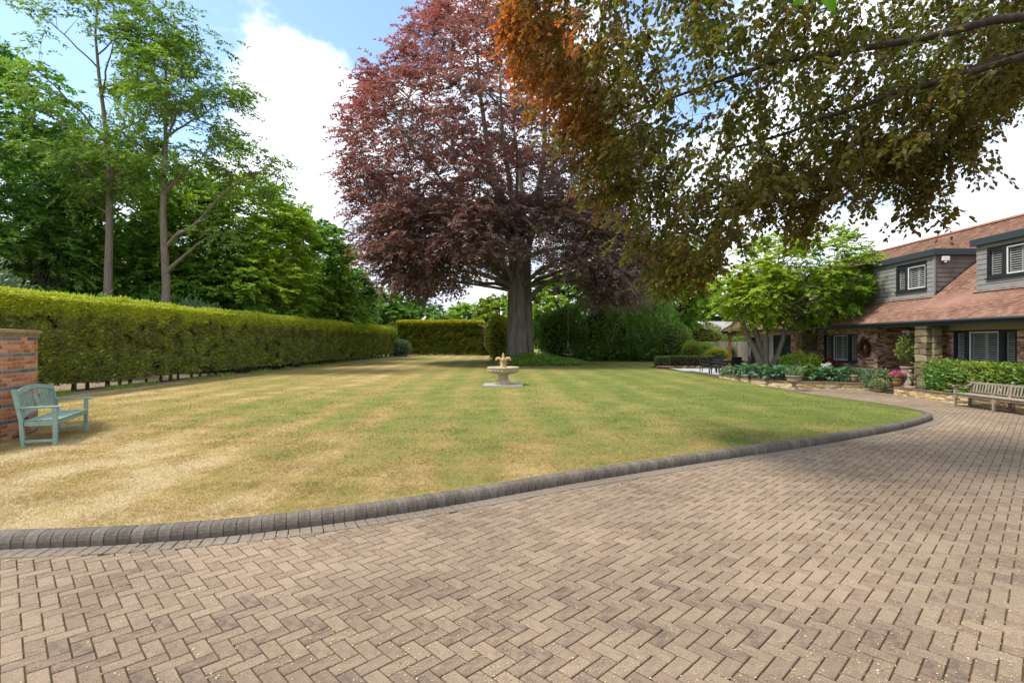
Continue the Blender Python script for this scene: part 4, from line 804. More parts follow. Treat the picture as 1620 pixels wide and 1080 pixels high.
# wreath on the brick wall and lantern in the porch
rs = np.random.RandomState(4); o = thing('wreath', (HX-.05, 22.95, 1.62), 'round wreath of brown leaves hung on the brick wall beside the shuttered window', 'wreath')
mb = MB(); mb.tube([(0, .27*math.cos(a), .27*math.sin(a)) for a in np.linspace(0, 2*math.pi, 25)], .05, 6, cap=False); mb.make('ring', M['core'], o)
n = 1100; a = rs.uniform(0, 6.283, n); b = rs.uniform(0, 6.283, n); r_ = .27+.085*np.cos(b); P = np.stack([-.02+.085*np.sin(b), r_*np.cos(a), r_*np.sin(a)], 1); D = np.stack([-.5+.7*np.sin(b), np.cos(a)*np.cos(b)-.6*np.sin(a), np.sin(a)*np.cos(b)+.6*np.cos(a)], 1)+rs.normal(size=(n, 3))*.4
leaf_object('leaves', P, D, rs.normal(size=(n, 3)), rs.uniform(.05, .1, n), rs.uniform(.02, .04, n), M['wreath'], o)
o = thing('hanging_lamp', (14.9, 20.9, 2.48), 'white petalled lamp hanging from the dark porch ceiling', 'lamp')
mb = MB(); mb.tube([(0, 0, 0), (0, 0, -.12)], .012, 6); mb.make('rod', M['metal'], o)
for k in range(6):
    a = k*math.pi/3; mb = MB(); mb.ball((.13*math.cos(a), .13*math.sin(a), -.2), 1, (.10, .10, .07), 6); mb.make('shade', M['white'], o)
mb = MB(); mb.ball((0, 0, -.26), 1, (.06, .06, .09), 6); mb.make('bulb', M['white'], o)
# ------------------------------------------------------------------ the great copper beech
def beech_trunk(vs, fs):
    stems = [((-.38, -.12), .66, [(-.55, 0, 9), (-1.5, .2, 12.5), (-2.6, .5, 17), (-3.3, .3, 22), (-3.6, 0, 27)]), ((.50, .12), .52, [(.55, .1, 8.6), (1.2, .2, 12), (2.0, .1, 17), (1.9, -.3, 22), (1.2, -.5, 26)]), ((.05, -.42), .52, [(-.1, -.5, 8.4), (-.5, -1.6, 12), (-1.3, -2.8, 17), (-1.5, -3.2, 22)]), ((.0, .55), .5, [(.1, .8, 9), (.2, 1.9, 13), (-.3, 3.2, 18), (-.8, 4, 22)])]
    for (x, y), r, up in stems:
        P = [(x*1.5, y*1.5, -.3), (x*1.12, y*1.12, .5), (x, y, 1.6), (x*.96, y*.96, 4), (x*.92, y, 6.6)]+up; P = np.array(P, float); P[1:, :2] += vnoise(P[1:], .5, int(abs(x)*100))[:, None]*.04
        q = np.linspace(0, len(P)-1, 26); PP = np.stack([np.interp(q, np.arange(len(P)), P[:, k]) for k in range(3)], 1); rr = np.interp(q, np.arange(len(P)), [r*1.25, r*1.06, r, r*.95, r*.86]+list(np.linspace(r*.62, .05, len(up))))
        rtube(vs, fs, PP, rr*(1+.05*vnoise(PP, 1.1, 3)), 14)
    for k in range(9):
        a = k*.7+.2; c, s = math.cos(a), math.sin(a); rtube(vs, fs, np.array([(c*.75, s*.65, 2.2), (c*.82, s*.75, .9), (c*1.02, s*.92, .3), (c*1.45, s*1.25, -.2)]), [.08, .17, .2, .10], 8)
    # long low limbs and a sawn-off knot
    rtube(vs, fs, bez(np.array([.5, -.2, 4.6]), np.array([2.2, -.8, 7.8]), np.array([8.8, -1.5, 7.0]), 14), np.linspace(.25, .05, 14), 9)
    rtube(vs, fs, bez(np.array([-.5, -.3, 5.6]), np.array([-3, -1.2, 6.2]), np.array([-9.5, -2.0, 6.6]), 14), np.linspace(.15, .04, 14), 8)
    rtube(vs, fs, bez(np.array([.3, -.4, 8.2]), np.array([2.5, -2.4, 9.0]), np.array([6.8, -4, 8.6]), 12), np.linspace(.2, .05, 12), 8)
    rtube(vs, fs, bez(np.array([-.4, -.4, 8.0]), np.array([-3.5, -3, 11]), np.array([-9, -5.5, 11.5]), 12), np.linspace(.22, .05, 12), 8)
    rtube(vs, fs, np.array([(.12, -.8, 7.05), (.12, -.98, 7.1), (.12, -1.02, 7.1)]), [.24, .2, .13], 10)
    z = np.linspace(3, 27, 14); return np.stack([-.1*z/3*1.0, z*0, z], 1), np.interp(z, [3, 9, 27], [.7, .45, .12])
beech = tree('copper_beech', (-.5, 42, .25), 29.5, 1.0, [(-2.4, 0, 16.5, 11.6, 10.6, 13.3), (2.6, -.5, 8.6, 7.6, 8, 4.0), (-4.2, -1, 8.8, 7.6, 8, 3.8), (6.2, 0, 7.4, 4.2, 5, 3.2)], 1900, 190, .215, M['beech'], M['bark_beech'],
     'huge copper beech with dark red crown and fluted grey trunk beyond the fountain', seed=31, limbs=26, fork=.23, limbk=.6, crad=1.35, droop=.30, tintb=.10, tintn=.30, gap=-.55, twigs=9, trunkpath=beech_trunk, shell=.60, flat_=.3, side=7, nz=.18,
     lit_tint=lambda P: .26*np.clip(-P[:, 0]/9, -.5, 1)+.30*np.clip((P[:, 2]-13)/10, -.8, 1)+.22*np.clip(-P[:, 1]/8, -1, 1), knobs=1, shape='tri', reject=lambda q: (q[:, 2] > 18) & (np.hypot(q[:, 0]+2.4, q[:, 1]) > 11.6-(q[:, 2]-18)*.72) | (np.hypot(q[:, 0], q[:, 1]*.8) < 5.2) & (q[:, 2] < 10.5) & (q[:, 1] < 2.5) | (q[:, 2] < 4.6+3.0*np.clip(1-np.abs(q[:, 0]+.5)/7, 0, 1)))  # redder to left, top and front: sunlit side put into leaf colour
mb = MB(); V = []; n = 40
for i in range(7):
    for k in range(n): a = 2*math.pi*k/n; f_ = 1-i/6; V.append((.6+3.4*f_*math.cos(a)*(1.25 if math.cos(a) > 0 else .75), -.6+2.2*f_*math.sin(a), .5*(1-f_**1.6)-.0+random.uniform(0, .02)))
mb.add(V, [(i*n+k, i*n+(k+1) % n, (i+1)*n+(k+1) % n, (i+1)*n+k) for i in range(6) for k in range(n)], True); o = mb.make('mound', M['soil'], None, (-.5, 42, .10), kind='structure')
rs = np.random.RandomState(2); n = 11000; a = rs.uniform(0, 6.283, n); f_ = rs.uniform(0, 1, n)**.6; X = .1+3.7*f_*np.cos(a)*np.where(np.cos(a) > 0, 1.25, .62); Y = 41.1+2.7*f_*np.sin(a); P = np.stack([X, Y, .12+.5*(1-f_**1.6)], 1)
ht = (.16+.42*(1-f_))*rs.uniform(.5, 1.3, n)*(.75+.5*vnoise(P, 1.2, 3)); P[:, 2] += ht*rs.uniform(0, .8, n); leaf_object('ground_cover', P, np.stack([rs.normal(size=n)*.8, rs.normal(size=n)*.8, np.ones(n)*.8], 1), rs.normal(size=(n, 3)), .17, .06, M['oak'], tint=rs.uniform(0, .35, n)); tag(bpy.data.objects['ground_cover'], kind='stuff')
o = thing('rope_swing', (3.2, 40.6, .12), 'rope swing with wooden seat hanging from the copper beech in front of the laurels', 'swing')
mb = MB(); mb.tube([(0, 0, 1.75), (.02, 0, 4), (0, 0, 7.1)], .022, 6); mb.make('rope', M['rope'], o)
for s in (-1, 1): mb = MB(); mb.tube([(0, 0, 1.76), (s*.1, 0, 1.2), (s*.27, 0, .8)], .02, 6); mb.make('rope', M['rope'], o)
mb = MB(); mb.cbox((0, 0, .78), (.66, .22, .05), .008); mb.make('seat', M['teak'], o)

# ------------------------------------------------------------------ woodland on the left
def wood(x, y, H, env, ncl, per, L, mat, label, seed, **k):
    a = dict(shape='tri', limbs=12, fork=.2, crad=1.15, droop=.28, tintb=.12, tintn=.4, gap=-.75, twigs=7, shell=.62, nz=.25, group='trees behind the long hedge'); a.update(k)
    return tree('broadleaf_tree', (x, y, .1), H, .35, env, int(ncl*1.6), int(per*1.25), L*1.15, mat, k.get('bark', M['bark_dark']) if 'bark' in k else M['bark_dark'], label, **{q: v for q, v in a.items() if q not in ('tr', 'bark')}, seed=seed)
wood(-33, 30, 20, [(0, 0, 12.5, 6.6, 6, 7.2), (1.2, -1.5, 6, 6.4, 5, 4.6)], 420, 190, .20, M['oak_dark'], 'tall dark green tree at the left edge behind the hedge, cut by the frame', 41, tintb=.2)
wood(-40, 45, 20, [(0, 0, 12, 8, 7, 8)], 160, 170, .3, M['oak_dark'], 'dark tree deep in the wood behind the tall tree at the left edge', 42, tintb=.05)
wood(-27.3, 37, 15.6, [(0, 0, 9.6, 6.2, 5, 5.3), (0, -1, 5, 6.0, 5, 4)], 330, 190, .20, M['oak'], 'mid green tree behind the two tall slender trunks', 43, tintb=.32)
wood(-23.0, 40, 15, [(0, 0, 9.0, 6.1, 5.5, 5.9), (.5, -2, 4.8, 6.6, 5, 3.8)], 420, 200, .21, M['oak'], 'broad bright green tree with layered branches right of the tall slender trunks', 44, tintb=.55, droop=.2, flat_=.22)
wood(-21.6, 50, 15, [(0, 0, 8.2, 5.0, 5, 5.9), (.8, -1, 4.2, 5.2, 4.5, 3.2)], 280, 170, .25, M['oak'], 'rounded green tree stepping down beyond the broad bright tree', 45, tintb=.38)
wood(-22.2, 60, 12, [(0, 0, 6.6, 4.4, 4, 5.0)], 150, 160, .28, M['oak_dark'], 'lower darker tree above the far part of the long hedge', 46, tintb=.25)
wood(-22.5, 82, 10, [(0, 0, 5.4, 4.4, 4, 4.2)], 110, 150, .34, M['oak'], 'small distant green tree above the corner of the hedges', 47, group='distant trees beyond the far hedge')
wood(-17.3, 86, 9, [(0, 0, 5, 3.8, 4, 3.9)], 90, 150, .34, M['oak_dark'], 'distant dark tree just left of centre of the far hedge', 48, group='distant trees beyond the far hedge')
wood(-11.5, 95, 8.5, [(0, 0, 4.7, 4.0, 4, 3.7)], 90, 150, .36, M['oak'], 'distant pale rounded tree above the middle of the far hedge', 49, tintb=.4, group='distant trees beyond the far hedge')
wood(-4.0, 78, 8.6, [(0, 0, 5, 3.3, 3.4, 4.0)], 100, 150, .3, M['yellowshrub'], 'light yellow green tree just behind the right end of the far hedge', 50, tintb=.1, group='distant trees beyond the far hedge')
wood(5, 62, 9.5, [(0, 0, 5.6, 6.5, 4, 4.2)], 170, 150, .3, M['oak'], 'green tree showing over the laurels right of the beech trunk', 51, tintb=.35, group='trees behind the laurels')
wood(14.8, 57, 13, [(0, 0, 7.9, 4.8, 4, 5.2)], 210, 170, .27, M['oak'], 'bright yellow green tree at the right end of the laurels', 52, tintb=.48, group='trees behind the laurels')
wood(22.5, 72, 10, [(0, 0, 5.8, 5.5, 4, 4.6)], 130, 150, .34, M['oak'], 'green tree behind the pale garden building', 53, tintb=.25, group='trees behind the laurels')
wood(30.5, 66, 11, [(0, 0, 6, 4.5, 4, 5)], 110, 150, .34, M['oak'], 'green tree beyond the end of the house', 54, tintb=.2, group='trees behind the laurels')
# the two tall slender trees
tree('slender_tree', (-22.9, 28, .1), 23, .24, [(-1.0, 0, 15.6, 3.9, 3.2, 6.6), (1.0, 0, 19, 3.0, 2.8, 4.4), (.6, 0, 11.4, 3.0, 2.2, 1.9)], 200, 150, .19, M['ash'], M['bark'], 'left one of the two tall slender trees behind the hedge, forked high up', group='tall slender trees behind the hedge', seed=61, limbs=13, fork=.42, crad=.95, droop=.3, gap=-.18, shell=.3, nz=.35, twigs=8, top=.9, shape='tri', tintb=.15, asp=.5, lean=(-.015, 0), knobs=1)
tree('slender_tree', (-19.75, 28, .1), 20.3, .25, [(.9, 0, 14.8, 3.4, 3, 4.9), (4.7, -.3, 10.9, 2.2, 1.6, 1.3), (2.6, 0, 8.1, 1.5, 1.3, .8), (-.5, 0, 16.6, 2.7, 2.5, 2.9)], 200, 150, .19, M['ash'], M['bark'], 'right one of the two tall slender trees, with a long bare branch reaching right', group='tall slender trees behind the hedge', seed=62, limbs=12, fork=.30, crad=.95, droop=.3, gap=-.18, shell=.3, nz=.35, twigs=8, top=.9, shape='tri', tintb=.25, asp=.5, lean=(.012, 0), knobs=1)
for i, (x, y, rx, h, mt, lb) in enumerate([(-27, 24, 3.4, 5.6, 'greyshrub', 'grey green bush behind the near end of the long hedge'), (-21.4, 23.5, 2.6, 3.9, 'oak_dark', 'dark bush between the hedge and the left slender trunk'), (-22.5, 32, 3, 4.6, 'oak_dark', 'dark undergrowth bush behind the slender trunks'), (-19.3, 30.5, 1.8, 3.8, 'greyshrub', 'pale leaved bush at the foot of the right slender trunk'), (-19.6, 38, 2.4, 4.6, 'oak_dark', 'dark low bush below the broad bright tree')]):
    bush('undergrowth_bush', (x, y, .1), (rx, 2.2, h), 7000, .20, M[mt], lb, 'bush', group='undergrowth bushes behind the hedge', seed=70+i, lump=.22, tintb=.2)
# ------------------------------------------------------------------ laurels and garden shrubs
lh = thing('laurel_hedge', (7.3, 49.3, .1), 'tall dense glossy laurel hedge right of the beech trunk', 'hedge')
for i, (dx, dy, rx, h) in enumerate([(-4.2, .2, 2.3, 5.0), (-1.6, -.2, 2.5, 5.5), (1.2, .1, 2.4, 4.9), (3.8, -.1, 2.3, 5.6)]):
    n0 = len(lh.children); bush('', None, (rx, 2.1, h), 11000, .20, M['laurel'], '', seed=180+i, lump=.22, tintb=.10, asp=.5, parent=lh, shape='tri')
    for o in list(lh.children)[-2:]: o.location = (dx, dy, 0)
    bush('', None, (rx*.9, 1.9, 2.2), 4500, .17, M['laurel'], '', seed=190+i, lump=.15, tintb=.2, asp=.5, parent=lh, shape='tri')
    for o in list(lh.children)[-2:]: o.location = (dx+.3, dy-.5, 0)
bush('shrub', (-2.5, 47, .1), (1.0, .9, 4.0), 5500, .18, M['yellowshrub'], 'upright yellow green shrub just left of the beech trunk', 'shrub', seed=81, lump=.25, tintb=.6)
bush('shrub', (-15.2, 62.3, .1), (1.25, 1.1, 1.9), 2600, .2, M['greyshrub'], 'pale grey green shrub in the corner where the two hedges meet', 'shrub', seed=82, tintb=.5)
bush('shrub', (13.0, 46.5, .1), (1.3, 1.2, 3.3), 5000, .17, M['laurel'], 'dark tall shrub at the right end of the laurels', 'shrub', seed=83, lump=.2)
bush('round_bush', (13.6, 43.5, .1), (.85, .8, 1.75), 4500, .10, M['yellowshrub'], 'left bright green rounded bush before the grey fence', 'bush', group='clipped round bushes', seed=84, tintb=.02)
bush('round_bush', (14.95, 44, .1), (.75, .8, 1.6), 4000, .10, M['oak'], 'rounded bush between the taller bright one and the yellow ball', 'bush', group='clipped round bushes', seed=85, tintb=.3)
bush('round_bush', (14.95, 41.5, .1), (.98, .9, 1.3), 5000, .08, M['yellowshrub'], 'yellow green clipped ball bush before the fence', 'bush', group='clipped round bushes', seed=86, trimmed=True, lump=.04, tintb=.7)
bush('conical_bush', (16.4, 42.5, .1), (.44, .44, 1.45), 2500, .07, M['hedge'], 'small brownish green conical bush by the oak post', 'bush', seed=87, trimmed=True, lump=.05, tintb=.1)
bush('box_hedge', (11.2, 36.3, .22), (1.95, .45, .68), 9500, .05, M['box'], 'low clipped box hedge at the far edge of the patio', 'hedge', seed=88, box=True, trimmed=True, lump=.03, tintb=.35)
bush('box_hedge', (9.15, 35.75, .22), (.42, .45, .64), 3200, .05, M['box'], 'square clipped box bush at the lawn end of the low hedge', 'bush', seed=89, box=True, trimmed=True, lump=.04, tintb=.15)
bush('shrub', (18.5, 56, .1), (2.6, 1.6, 3.6), 6500, .17, M['yellowshrub'], 'bright yellow green shrub above the grey fence', 'shrub', seed=90, tintb=.55)
bush('shrub', (22.5, 54, .1), (2.2, 1.5, 2.6), 4000, .17, M['oak'], 'green climber mass behind the veranda', 'shrub', seed=91, tintb=.3)
eb = thing('edging_wall', (0, 0, 0), 'low brick edging in front of the clipped box hedge', 'wall')
mb = MB()
for i in range(22):
    for c in range(2): mb.cbox((8.65+i*.225+(.1 if c else 0), 35.22, .165+c*.075), (.215, .1, .068), .004)
tag(mb.make('brickwork', M['brick'], eb), kind='stuff')
fe = thing('fence', (0, 0, 0), 'grey weathered board fence between the round bushes and the house', 'fence')
for i in range(64):
    mb = MB(); mb.cbox((13.5+i*.152, 50+random.gauss(0, .006), 1.0+random.gauss(0, .008)), (.146, .022, 1.75), .003); mb.make('board', M['fencewood'], fe)
for i in range(5): mb = MB(); mb.cbox((13.5+i*2.4, 50.08, 1.03), (.1, .1, 1.9), .006); mb.make('post', M['fencewood'], fe)
for z in (.5, 1.5): mb = MB(); mb.b2(13.4, 23.2, 50.02, 50.07, z, z+.08); mb.make('rail', M['fencewood'], fe)
gbh = thing('garden_building', (23.4, 66, 0), 'pale roofed garden building beyond the fence', 'building')
mb = MB(); mb.b2(-3, 3, -2, 2, .1, 3.0); mb.make('wall', M['mortar'], gbh); mb = MB(); mb.add([(-3.3, -2.3, 2.95), (3.3, -2.3, 2.95), (3.3, 0, 4.4), (-3.3, 0, 4.4), (-3.3, 2.3, 2.95), (3.3, 2.3, 2.95), (-3.3, -2.3, 2.8), (3.3, -2.3, 2.8)], [(0, 1, 2, 3), (3, 2, 5, 4), (6, 7, 1, 0)]); mb.make('roof', M['slab'], gbh)
for x in (-1.6, .8): mb = MB(); mb.b2(x, x+.9, -2.04, -2.0, 1.2, 2.3); mb.make('window', M['darkframe'], gbh)
gb2 = thing('distant_house', (-24, 92, 0), 'flat pale roof edge of a distant house among the trees beyond the hedge', 'house')
mb = MB(); mb.b2(-2, 4, -3, 3, .1, 6.4); mb.make('wall', M['soffit'], gb2); mb = MB(); mb.b2(-2.3, 4.4, -3.3, 3.3, 6.4, 6.75); mb.make('roof', M['white'], gb2)
# far wood that closes the view
rs = np.random.RandomState(12); n = 26000; a = rs.uniform(-1.15, 1.15, n); rad = 150+rs.uniform(-8, 8, n); hh = 6.5+2.5*vnoise(np.stack([a*14, a*0, a*0], 1), 1, 4); hh = np.where(a < -.2, hh+4, hh); P = np.stack([np.sin(a)*rad, np.cos(a)*rad, rs.uniform(0, 1, n)**.8*hh], 1)
leaf_object('far_wood', P, rs.normal(size=(n, 3)), rs.normal(size=(n, 3)), rs.uniform(.8, 1.9, n), rs.uniform(.6, 1.3, n), M['oak_dark'], tint=rs.uniform(0, .5, n), shape='tri'); tag(bpy.data.objects['far_wood'], kind='stuff')

# ------------------------------------------------------------------ Japanese maple in the raised bed
def maple_trunk(vs, fs):
    S = [([(0, 0, -.1), (-.25, 0, .9), (-.75, .1, 1.9), (-1.25, .1, 3.2), (-1.7, .2, 4.6)], .2), ([(.05, .05, -.1), (-.1, .1, 1.1), (-.35, .2, 2.3), (-.6, .3, 3.6), (-.5, .3, 5)], .17), ([(.1, 0, -.1), (.05, 0, 1.2), (.0, -.1, 2.6), (.25, -.2, 4), (.6, -.3, 5.4)], .18),
         ([(.2, 0, -.1), (.6, .0, 1.0), (.85, -.1, 2.0), (1.0, -.1, 2.9), (1.5, -.1, 4.2)], .15), ([(.95, -.1, 2.5), (1.6, .1, 3.4), (2.6, .2, 4.3)], .09), ([(.9, -.1, 2.3), (.45, .1, 2.9), (.2, .3, 3.7)], .06)]
    for P, r in S:
        P = np.array(P, float); q = np.linspace(0, len(P)-1, 14); t_ = np.arange(len(P)); PP = np.stack([np.interp(q, t_, P[:, k]) for k in range(3)], 1); PP[1:] += vnoise(PP[1:], 1.5, 5)[:, None]*.03; rtube(vs, fs, PP, np.linspace(r*.98, r*.33, 14), 9)
    rtube(vs, fs, np.array([(0, 0, -.2), (.02, 0, .2), (.0, 0, .7)]), [.4, .29, .22], 10)
    z = np.linspace(2.6, 5.2, 8); return np.stack([(z-2.6)*.25, z*0, z], 1), np.linspace(.12, .04, 8)
tree('maple_tree', (11.15, 24.9, .2), 7.2, .2, [(1.7, 0, 4.75, 2.95, 2.6, 2.3), (2.5, -.6, 3.8, 2.2, 2.1, 1.1), (-.5, 0, 3.9, 1.7, 1.9, 1.5)], 350, 220, .115, M['acer'], M['maple_bark'], 'spreading multi-stemmed green maple growing in the raised hosta bed before the house', seed=91, limbs=16, fork=.4, crad=.62, droop=.22, tintb=.34, tintn=.4, gap=-.6, shell=.5, flat_=.14, nz=.7, trunkpath=maple_trunk, asp=.8, upn=1.2, twigs=8, top=.8, side=6, knobs=1, shape='tri')

# ------------------------------------------------------------------ near beech, trunk outside the picture to the right, hanging over the drive
zl = np.array([(-2.0,8.3),(-0.6,7.5),(-0.15,6.6),(0.25,6.2),(0.7,5.6),(1.0,5.2),(1.25,4.6),(1.6,4.2),(2.0,3.45),(2.4,2.9),(2.85,2.9),(3.2,3.2),(3.4,4.0),(4,4.2),(4.4,3.9),(4.8,3.95),(5.05,4.75),(5.4,4.85),(5.7,4.55),(5.9,4.85),(6.2,4.15),(6.45,4.6),(6.75,5.1),(7.2,5.5),(7.6,5.85),(8.2,5.85),(9,5.9),(12,6.1),(16,6.4)])
ov = thing('overhanging_beech', (11.8, 3.2, 0), 'copper beech whose leafy boughs hang over the driveway from the upper right', 'tree')
rs = np.random.RandomState(77); OB = np.array([11.8, 3.2, 0.])
def canopy(n, xr, zr, thick=.9):
    x = rs.uniform(xr[0], xr[1], n*3); lo = np.interp(x, zl[:, 0], zl[:, 1]); z = lo+.15+(rs.uniform(0, 1, n*3)**1.25)*(zr-lo)
    y = 8.5-.36*(z-lo)+rs.normal(size=n*3)*thick; y = np.where(y < 5.9, 5.9+rs.uniform(0, 1.2, n*3), y); k = z < zr; return np.stack([x, y, z], 1)[k][:n], lo[k][:n]
C1, lo = canopy(880, (-.25, 8.6), 7.5)
lf = vnoise(C1, .9, 7); hole = (lf < -.75) & (C1[:, 2] > lo+.6); C1 = C1[~hole]; lo = lo[~hole]
xs = rs.uniform(-.3, 8.4, 190); l2 = np.interp(xs, zl[:, 0], zl[:, 1]); Cx = np.stack([xs, 8.5+rs.normal(size=190)*.5, l2+rs.uniform(.05, .5, 190)], 1)
C2 = np.stack([rs.uniform(9.5, 17, 60), rs.uniform(-4, 5, 60), rs.uniform(8, 13, 60)], 1); C2 = C2[(C2[:, 2] > C2[:, 1]*.0+6.5)]
tips = []
for tx, tz, k in ((4.45, 3.55, 12), (4.7, 3.75, 9), (5.75, 4.15, 9), (6.15, 3.75, 16), (6.4, 4.0, 12), (6.75, 4.6, 10), (5.1, 4.5, 8), (7.3, 5.1, 8), (3.9, 3.8, 9), (2.45, 2.75, 14), (1.35, 4.1, 10)):
    ty = 8.4+rs.normal()*.4
    for q in range(k): f_ = q/k; tips.append((tx+(.35-f_*.35)*rs.normal()*.9+.1*rs.normal(), ty+.12*rs.normal(), tz+(1-f_)*1.1))
C1 = np.concatenate([C1, np.array(tips)]); lo = np.concatenate([lo, np.array(tips)[:, 2]-.3])
CA = np.concatenate([C1, Cx, C2])
vs, fs = [], []
rtube(vs, fs, np.array([(0, 0, -.2), (0, 0, .4), (-.1, .1, 3), (-.2, .3, 6), (0, .2, 9.5), (0, 0, 13)]), [.75, .52, .45, .4, .3, .1], 14)
limb_ends = [(-1-11.8, 5.6, 8.6), (1.6-11.8, 5.2, 5.6), (3.0-11.8, 5.2, 4.9), (4.6-11.8, 5.0, 5.3), (6.3-11.8, 4.6, 5.5), (8-11.8, 5, 6.2), (.8-11.8, 2.6, 8.2), (4-11.8, 1, 9), (10-11.8, 6, 7.5), (5.6-11.8, 3.4, 7.0), (16-11.8, 3, 9), (12-11.8, -6, 9), (2.2-11.8, 4.1, 6.6)]
LP = []; LR = []
for i, e in enumerate(limb_ends):
    e = np.array(e, float); a = np.array([-.15, .2, 4.6+.35*(i % 6)]); mid = a*.45+e*.55; mid[2] = max(a[2], e[2])+.5; pp = bez(a, mid, e, 20); pp[1:] += np.stack([vnoise(pp[1:], .9, i), vnoise(pp[1:]+9, .9, i), vnoise(pp[1:]+5, .9, i)], 1)*.16; rr = np.linspace(.10, .016, 20); rtube(vs, fs, pp, rr, 9); LP.append(pp); LR.append(rr)
LPa = np.concatenate(LP); LRa = np.concatenate(LR)
CL = CA-OB; dl = np.array([np.linalg.norm(LPa-c, axis=1).min() for c in CL]); order = np.argsort(dl)      # every twig grows from the nearest limb or from a clump nearer to it
NP = [LPa]; pts_ = LPa.copy(); rad_ = LRa.copy()
for qi in order:
    cl = CL[qi]; dd = np.linalg.norm(pts_-cl, axis=1); q = int(np.argmin(dd)); a = pts_[q]
    mid = (a+cl)/2+np.array([0, 0, .10*dd[q]])+rs.normal(size=3)*.06*dd[q]; r0 = min(rad_[q]*.7, .005+.006*dd[q]); bz = bez(a, mid, cl, 6); rr_ = np.linspace(r0, max(.0035, r0*.5), 6); rtube(vs, fs, bz, rr_, 4)
    pts_ = np.concatenate([pts_, bz[2:]]); rad_ = np.concatenate([rad_, rr_[2:]])
O = np.stack([-.55+rs.normal(size=len(CA))*.4, .35+rs.normal(size=len(CA))*.4, -.55+rs.normal(size=len(CA))*.2], 1)
edge_n = np.concatenate([np.clip(1-(C1[:, 2]-lo)/1.3, 0, 1), np.ones(190), np.zeros(len(C2))])
P, D, Nn, L, W, T, ci, tw = sprays(CA, unit(O), 70, np.where(edge_n > .5, .34, .42), rs, droop=.5, flat_=.32, twigs=5, leafL=.078, asp=.62, upn=.55)
st, td, tl = tw
for i in range(0, len(st), 2):
    if CA[i//5][1] < 4.3: continue
    e = st[i]+td[i]*tl[i]; m_ = st[i]+td[i]*tl[i]*.5; m_[2] -= .5*.25*tl[i]; e[2] -= .5*tl[i]; rtube(vs, fs, np.array([st[i], m_, e])-OB, [.0045, .0035, .002], 3)
link('trunk', fast_mesh('trunk', np.concatenate(vs), np.concatenate(fs), smooth=True), M['bark_dark'], ov)
Pw = P-OB; ti = np.clip(.75-(P[:, 0]+.3)/1.6+.55*vnoise(P, 1.6, 9), 0, 1)*.9; ti = np.where(P[:, 0] > 1.7, ti*.4, ti)+.08*edge_n[ci]; ti = np.clip(ti*rs.uniform(.55, 1.2, len(P)), 0, 1)  # new growth tint; orange left edge is light through leaves put into colour
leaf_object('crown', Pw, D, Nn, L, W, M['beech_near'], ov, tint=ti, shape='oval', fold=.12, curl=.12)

# bright twig hanging just overhead
tw_ = thing('leafy_twig', (.90, 1.62, 3.085), 'thin twig with a few bright green ribbed leaves hanging close overhead', 'twig')
mb = MB(); mb.tube([(-.02, .0, -.03), (.01, .03, .25), (.10, .35, 1.2), (.5, 1.4, 2.9), (1.6, 2.6, 4.2)], [.003, .004, .006, .01, .014], 6); mb.make('stem', M['bark_dark'], tw_)
def big_leaf(L, W):
    mb = MB(); nu, nv = 22, 11; V = []
    for i in range(nu+1):
        u = i/nu; w_ = math.sin(math.pi*u**.8)**.75*W/2 if 0 < u < 1 else .0008
        for j in range(nv):
            v = (j/(nv-1)-.5)*2; V.append((v*w_, -(abs(v)*.25*w_)-.04*u*u*L+.0035*math.cos((u*11-abs(v)*1.6)*2*math.pi), -u*L+abs(v)*w_*.35))
    return mb.add(V, [(i*nv+j, i*nv+j+1, (i+1)*nv+j+1, (i+1)*nv+j) for i in range(nu) for j in range(nv-1)], True).mesh('leaf')
for (x, y, z, rx, rz, ry, L, W) in ((-.02, 0, -.045, .35, .12, -.7, .155, .085), (.035, .01, -.03, .4, -.35, .9, .14, .07), (-.045, .01, -.02, .4, 1.0, .5, .12, .05), (.03, -.02, -.01, .9, -.2, .2, .12, .07)):
    link('leaf', big_leaf(L, W), M['bigleaf'], tw_, (x, y, z), (rx, ry, rz))
# ------------------------------------------------------------------ sage green bench by the brick wall
def end_frame(b, x, D, mat, w, zs, za, zb, zr, foot=True): pass
gb = thing('garden_bench', (-8.07, 8.80, .115), 'sage green slatted wooden bench with arched back on the grass before the brick wall', 'bench', rz=math.atan2(.907, -.42))
L, D = 1.58, .52; g = M['greenbench']
for x in (.035, L-.035):
    mb = MB(); mb.cbox((x, .035, .325), (.062, .062, .65), .005); mb.make('leg', g, gb)
    mb = MB(); mb.bar((x, D-.06, 0), (x, D-.03, .46), .055, .065, up=(1, 0, 0)); mb.bar((x, D-.03, .455), (x, D+.07, .98), .055, .065, up=(1, 0, 0)); mb.make('leg', g, gb)
    mb = MB(); mb.cbox((x, D/2-.03, .665), (.075, D+.07, .028), .006); mb.make('armrest', g, gb)
    mb = MB(); mb.cbox((x, D/2-.01, .09), (.04, D-.12, .045), .004); mb.make('stretcher', g, gb)
    mb = MB(); mb.cbox((x, D/2-.01, .385), (.035, D-.12, .075), .004); mb.make('seat_rail', g, gb)
mb = MB(); mb.cbox((L/2, .03, .39), (L-.12, .032, .075), .004); mb.make('seat_rail', g, gb)
mb = MB(); mb.cbox((L/2, D-.05, .38), (L-.12, .03, .07), .004); mb.make('seat_rail', g, gb)
for i in range(6): mb = MB(); mb.cbox((L/2, .02+i*.085, .44-.002*i), (L-(.13 if 0 < i < 6 else .13), .07, .02), .004); mb.make('seat_slat', g, gb)
def backp(x, s): # point on the raked back at height s
    return Vector((x, D-.03+(s-.46)*.19, s))
